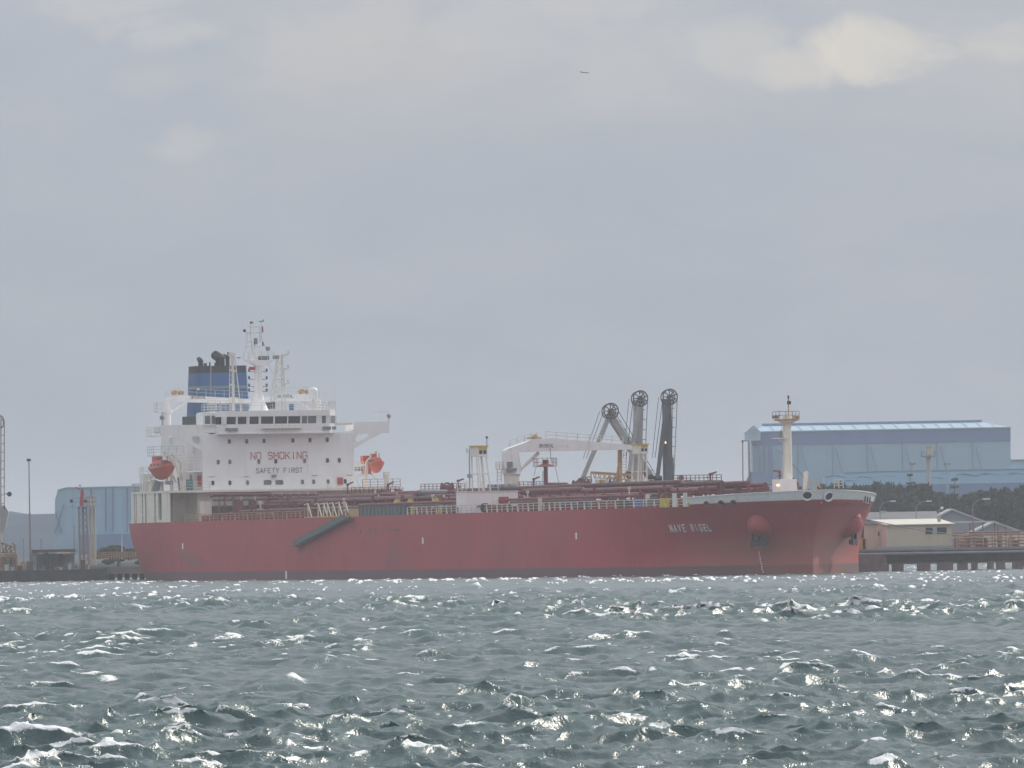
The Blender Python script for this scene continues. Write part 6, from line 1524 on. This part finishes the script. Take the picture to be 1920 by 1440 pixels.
# tall floodlight mast
t = thing('wharf_light_mast', 'tall thin light mast with a square lamp head on the left wharf', 'light mast', (f(56, 0, 3).x, LY + 3, zq), ship=False)
x_ = f(54, 861, 3).x; part('lower_pole', MB().cyl((x_, LY + 3, zq), (x_, LY + 3, f(56, 962, 3).z), .17, .15, 8), 'steel_grey', t); part('upper_pole', MB().cyl((x_, LY + 3, f(56, 962, 3).z), (x_, LY + 3, f(54, 866, 3).z), .09, .07, 8), 'steel_grey', t)
part('lamp_head', MB().box(f(50, 865, 3), f(57.5, 860, 3) + V(0, .4, 0)), 'anchor_black', t); part('lamp_glass', MB().box(f(52, 867, 3), f(56, 865, 3) + V(0, .3, 0)), 'dome_white', t)
# red and white signal tower
t = thing('signal_tower', 'red topped lattice tower with a monitor platform on the left wharf', 'tower', (f(155, 0, 2).x, LY + 2, zq), ship=False); q = MB(); g = lambda x, y: f(x, y, 2)
cl = [(g(150, 1060), g(147, 951)), (g(166, 1060), g(161, 951))]
for a, b in cl:
    for d in (0, 1.3): q.bar(a + V(0, d, 0), b + V(0, d, 0), .16)
for i in range(9):
    z0_ = i / 9; z1_ = (i + 1) / 9
    a0 = cl[0][0].lerp(cl[0][1], z0_); a1 = cl[0][0].lerp(cl[0][1], z1_); b0 = cl[1][0].lerp(cl[1][1], z0_); b1 = cl[1][0].lerp(cl[1][1], z1_); q.bar(a0, b1, .09).bar(b0, a1, .09).bar(a1, b1, .09)
part('lattice_frame', q, 'red_white_tower', t)
part('tower_platform', MB().box(g(129, 951) - V(0, .4, 0), g(181, 949.5) + V(0, 1.8, 0)).rail([g(136, 949.5), g(178, 949.5)], h=1.15, n=2, sp=.9, t=.07), 'steel_grey', t)
part('tower_core', MB().cyl((g(155, 0).x, LY + 2.6, zq), g(155, 951) + V(0, .6, 0), .16, .14, 10), 'steel_grey', t)
part('red_column', MB().cyl(g(153.5, 949), g(154, 917), .30, .2, 10).bar(g(150, 918), g(142, 913), .14).bar(g(154, 918), g(157, 928), .2), 'red_box', t)
for x in (134, 160): part('monitor_lamp', MB().ball(g(x, 939.5), .24, 8, 6), 'anchor_black', t)
t = thing('cream_column', 'pale orange twin column standing right of the lattice tower', 'column', (f(172, 0, 4).x, LY + 4, zq), ship=False)
for a_, b_ in ((168, 171), (175.5, 178.5)): part('column_shaft', MB().box(f(a_, 1060, 4), f(b_, 932, 4) + V(0, .4, 0)), 'shed_beige', t)
part('column_head', MB().rail([f(161, 950, 4), f(180, 950, 4)], h=1.3, n=2, sp=.5, t=.07), 'orange_rail', t)
# loading arm cut by the left edge
g = lambda x, y: f(x, y, 5)
t = thing('edge_loading_arm', 'grey loading arm with ladder cut by the left edge', 'loading arm', (g(-6, 0).x, LY + 5, zq), ship=False)
part('arm_column', MB().cyl(g(-6, 1060), g(-6, 790), .75, .6, 14), 'grey_arm', t, smooth=40)
part('counterweight', MB().prism([g(-20, 1005), g(2, 1005), g(10, 990), g(13, 975), g(16, 960), g(9, 948), g(-20, 946)], (0, 1.6, 0)), 'grey_arm', t)
part('arm_ladder', MB().bar(g(2, 955), g(2, 785), .12).bar(g(8, 955), g(8, 790), .10).bar(g(8, 790), g(5, 781), .1).bar(g(5, 781), g(-2, 778), .1), 'cable_dark', t)
for i in range(10): part('ladder_rung', MB().bar(g(2, 800 + i * 16), g(8, 800 + i * 16), .08), 'cable_dark', t)
part('warning_disc', MB().cyl(g(17.5, 926.5), g(17.5, 926.5) + V(0, .2, 0), .33, .33, 14).bar(g(8, 926), g(16, 926.5), .1), 'anchor_black', t)
part('arm_wheel', MB().ring(g(-8, 793), (0, 1, 0), 1.05, .12, 24), 'wheel_dark', t)
# blue storage building behind the stern
BYL = 1900
g = lambda x, y, d=0: W(x, y, BYL + d)
bl = thing('rounded_hall', 'pale blue storage building with rounded left shoulder behind the stern', 'storage hall', (g(180, 0).x, BYL, 1.5), ship=False)
part('wall', MB().prism([g(101.5, 1040), g(300, 1040), g(300, 912), g(205, 914), g(165, 914.5), g(120, 915), g(108, 920), g(103, 937)], (0, 40, 0)), 'blue_cladding', bl)
part('roof', MB().prism([g(107, 920, -.3), g(119.5, 915, -.3), g(300, 912.2, -.3), g(300, 910, -.3), g(212, 911.5, -.3), g(150, 913.2, -.3), g(126, 913, -.3), g(108, 918, -.3)], (0, 41, 0)), 'blue_roof', bl)
for i, px in enumerate((170.5, 198.5, 211.5, 238.5, 252, 280)): part('down_pipe', MB().bar(g(px, 915, -.3), g(px, 998, -.3), .28), 'blue_dark', bl)
part('wind_brace', MB().bar(g(103, 1000, -.3), g(120, 945, -.3), .25).bar(g(104, 960, -.3), g(116, 1000, -.3), .25), 'blue_deep', bl)
part('lower_annex', MB().box(g(150, 1040, -6), g(300, 1000, -6) + V(0, 5, 0)), 'blue_deep', bl)
part('roof_vent', MB().box(g(148, 913), g(152, 908) + V(0, 1, 0)), 'blue_roof', bl)
# scrub hump and poles
place_tree(222, 1021, 1240, 9, 1, 'low green bush mound behind the railings left of the stern', 'green mounds by the stern')
for px, y0_, lab in ((233, 980, 'small curved lamp just left of the stern'), ):
    lamp(px - 4, y0_, 1048, 1200, 1.3, lab, 'wall_house', 'curved lamp by the stern')
for px, pt in ((44, 1012), (77, 1013), (139, 987)):
    a = W(px, 1035, 1150); b = W(px, pt, 1150); t = thing('thin_pole', 'thin dark pole rising behind the wharf gear at ' + {44: 'the orange manifold', 77: 'the brown shelter roof', 139: 'the lattice tower left side'}[px], 'pole', (a.x, 1150, 1), ship=False); part('pole', MB().cyl((a.x, 1150, -1), b, .1, .08, 6), 'steel_grey', t); part('pole_cap', MB().box(b - V(.15, .1, 0), b + V(.15, .1, .12)), 'steel_grey', t)
# mooring lines from the bow to the pier
def rope(name, A, B, sag, label, r=.05):
    t = thing(name, label, 'rope', tuple(A), ship=False); P = [A.lerp(B, i / 24) - V(0, 0, sag * 4 * (i / 24) * (1 - i / 24)) for i in range(25)]; part('line', MB().tube(P, r, 6), 'cable_dark', t)
A_, n_ = hull_pt(1600, 968); rope('mooring_line', (SM @ A_), W(1885, 1012, PY + 1), .35, 'dark mooring line from the port bow sagging over the cabin roof')
# airliner far off
J = W(1097, 136, 34000); s_ = 1.0
pl = thing('airliner', 'tiny distant airliner high in the grey sky', 'aeroplane', tuple(J), ship=False)
part('fuselage', MB().cyl(J + V(-16, 0, 1.4), J + V(14, 0, -1.6), 2.0, 2.0, 10).cyl(J + V(14, 0, -1.6), J + V(18, 0, -2), 2.0, .6, 10).cyl(J + V(-16, 0, 1.4), J + V(-20, 0, 2.2), 2.0, .5, 10), 'steel_grey', pl, smooth=40)
part('wing', MB().prism([J + V(4, 0, -1.4), J + V(-2, 16, 0), J + V(-5, 16, 0), J + V(-3, 0, -1)], (0, 0, .6)), 'steel_grey', pl); part('wing', MB().prism([J + V(4, 0, -1.4), J + V(-1, -16, -3.6), J + V(-4, -16, -3.6), J + V(-3, 0, -1)], (0, 0, .6)), 'steel_grey', pl)
part('tail_fin', MB().prism([J + V(-15, 0, 2), J + V(-20, 0, 8), J + V(-22, 0, 8), J + V(-20, 0, 2)], (0, .6, 0)), 'steel_grey', pl)
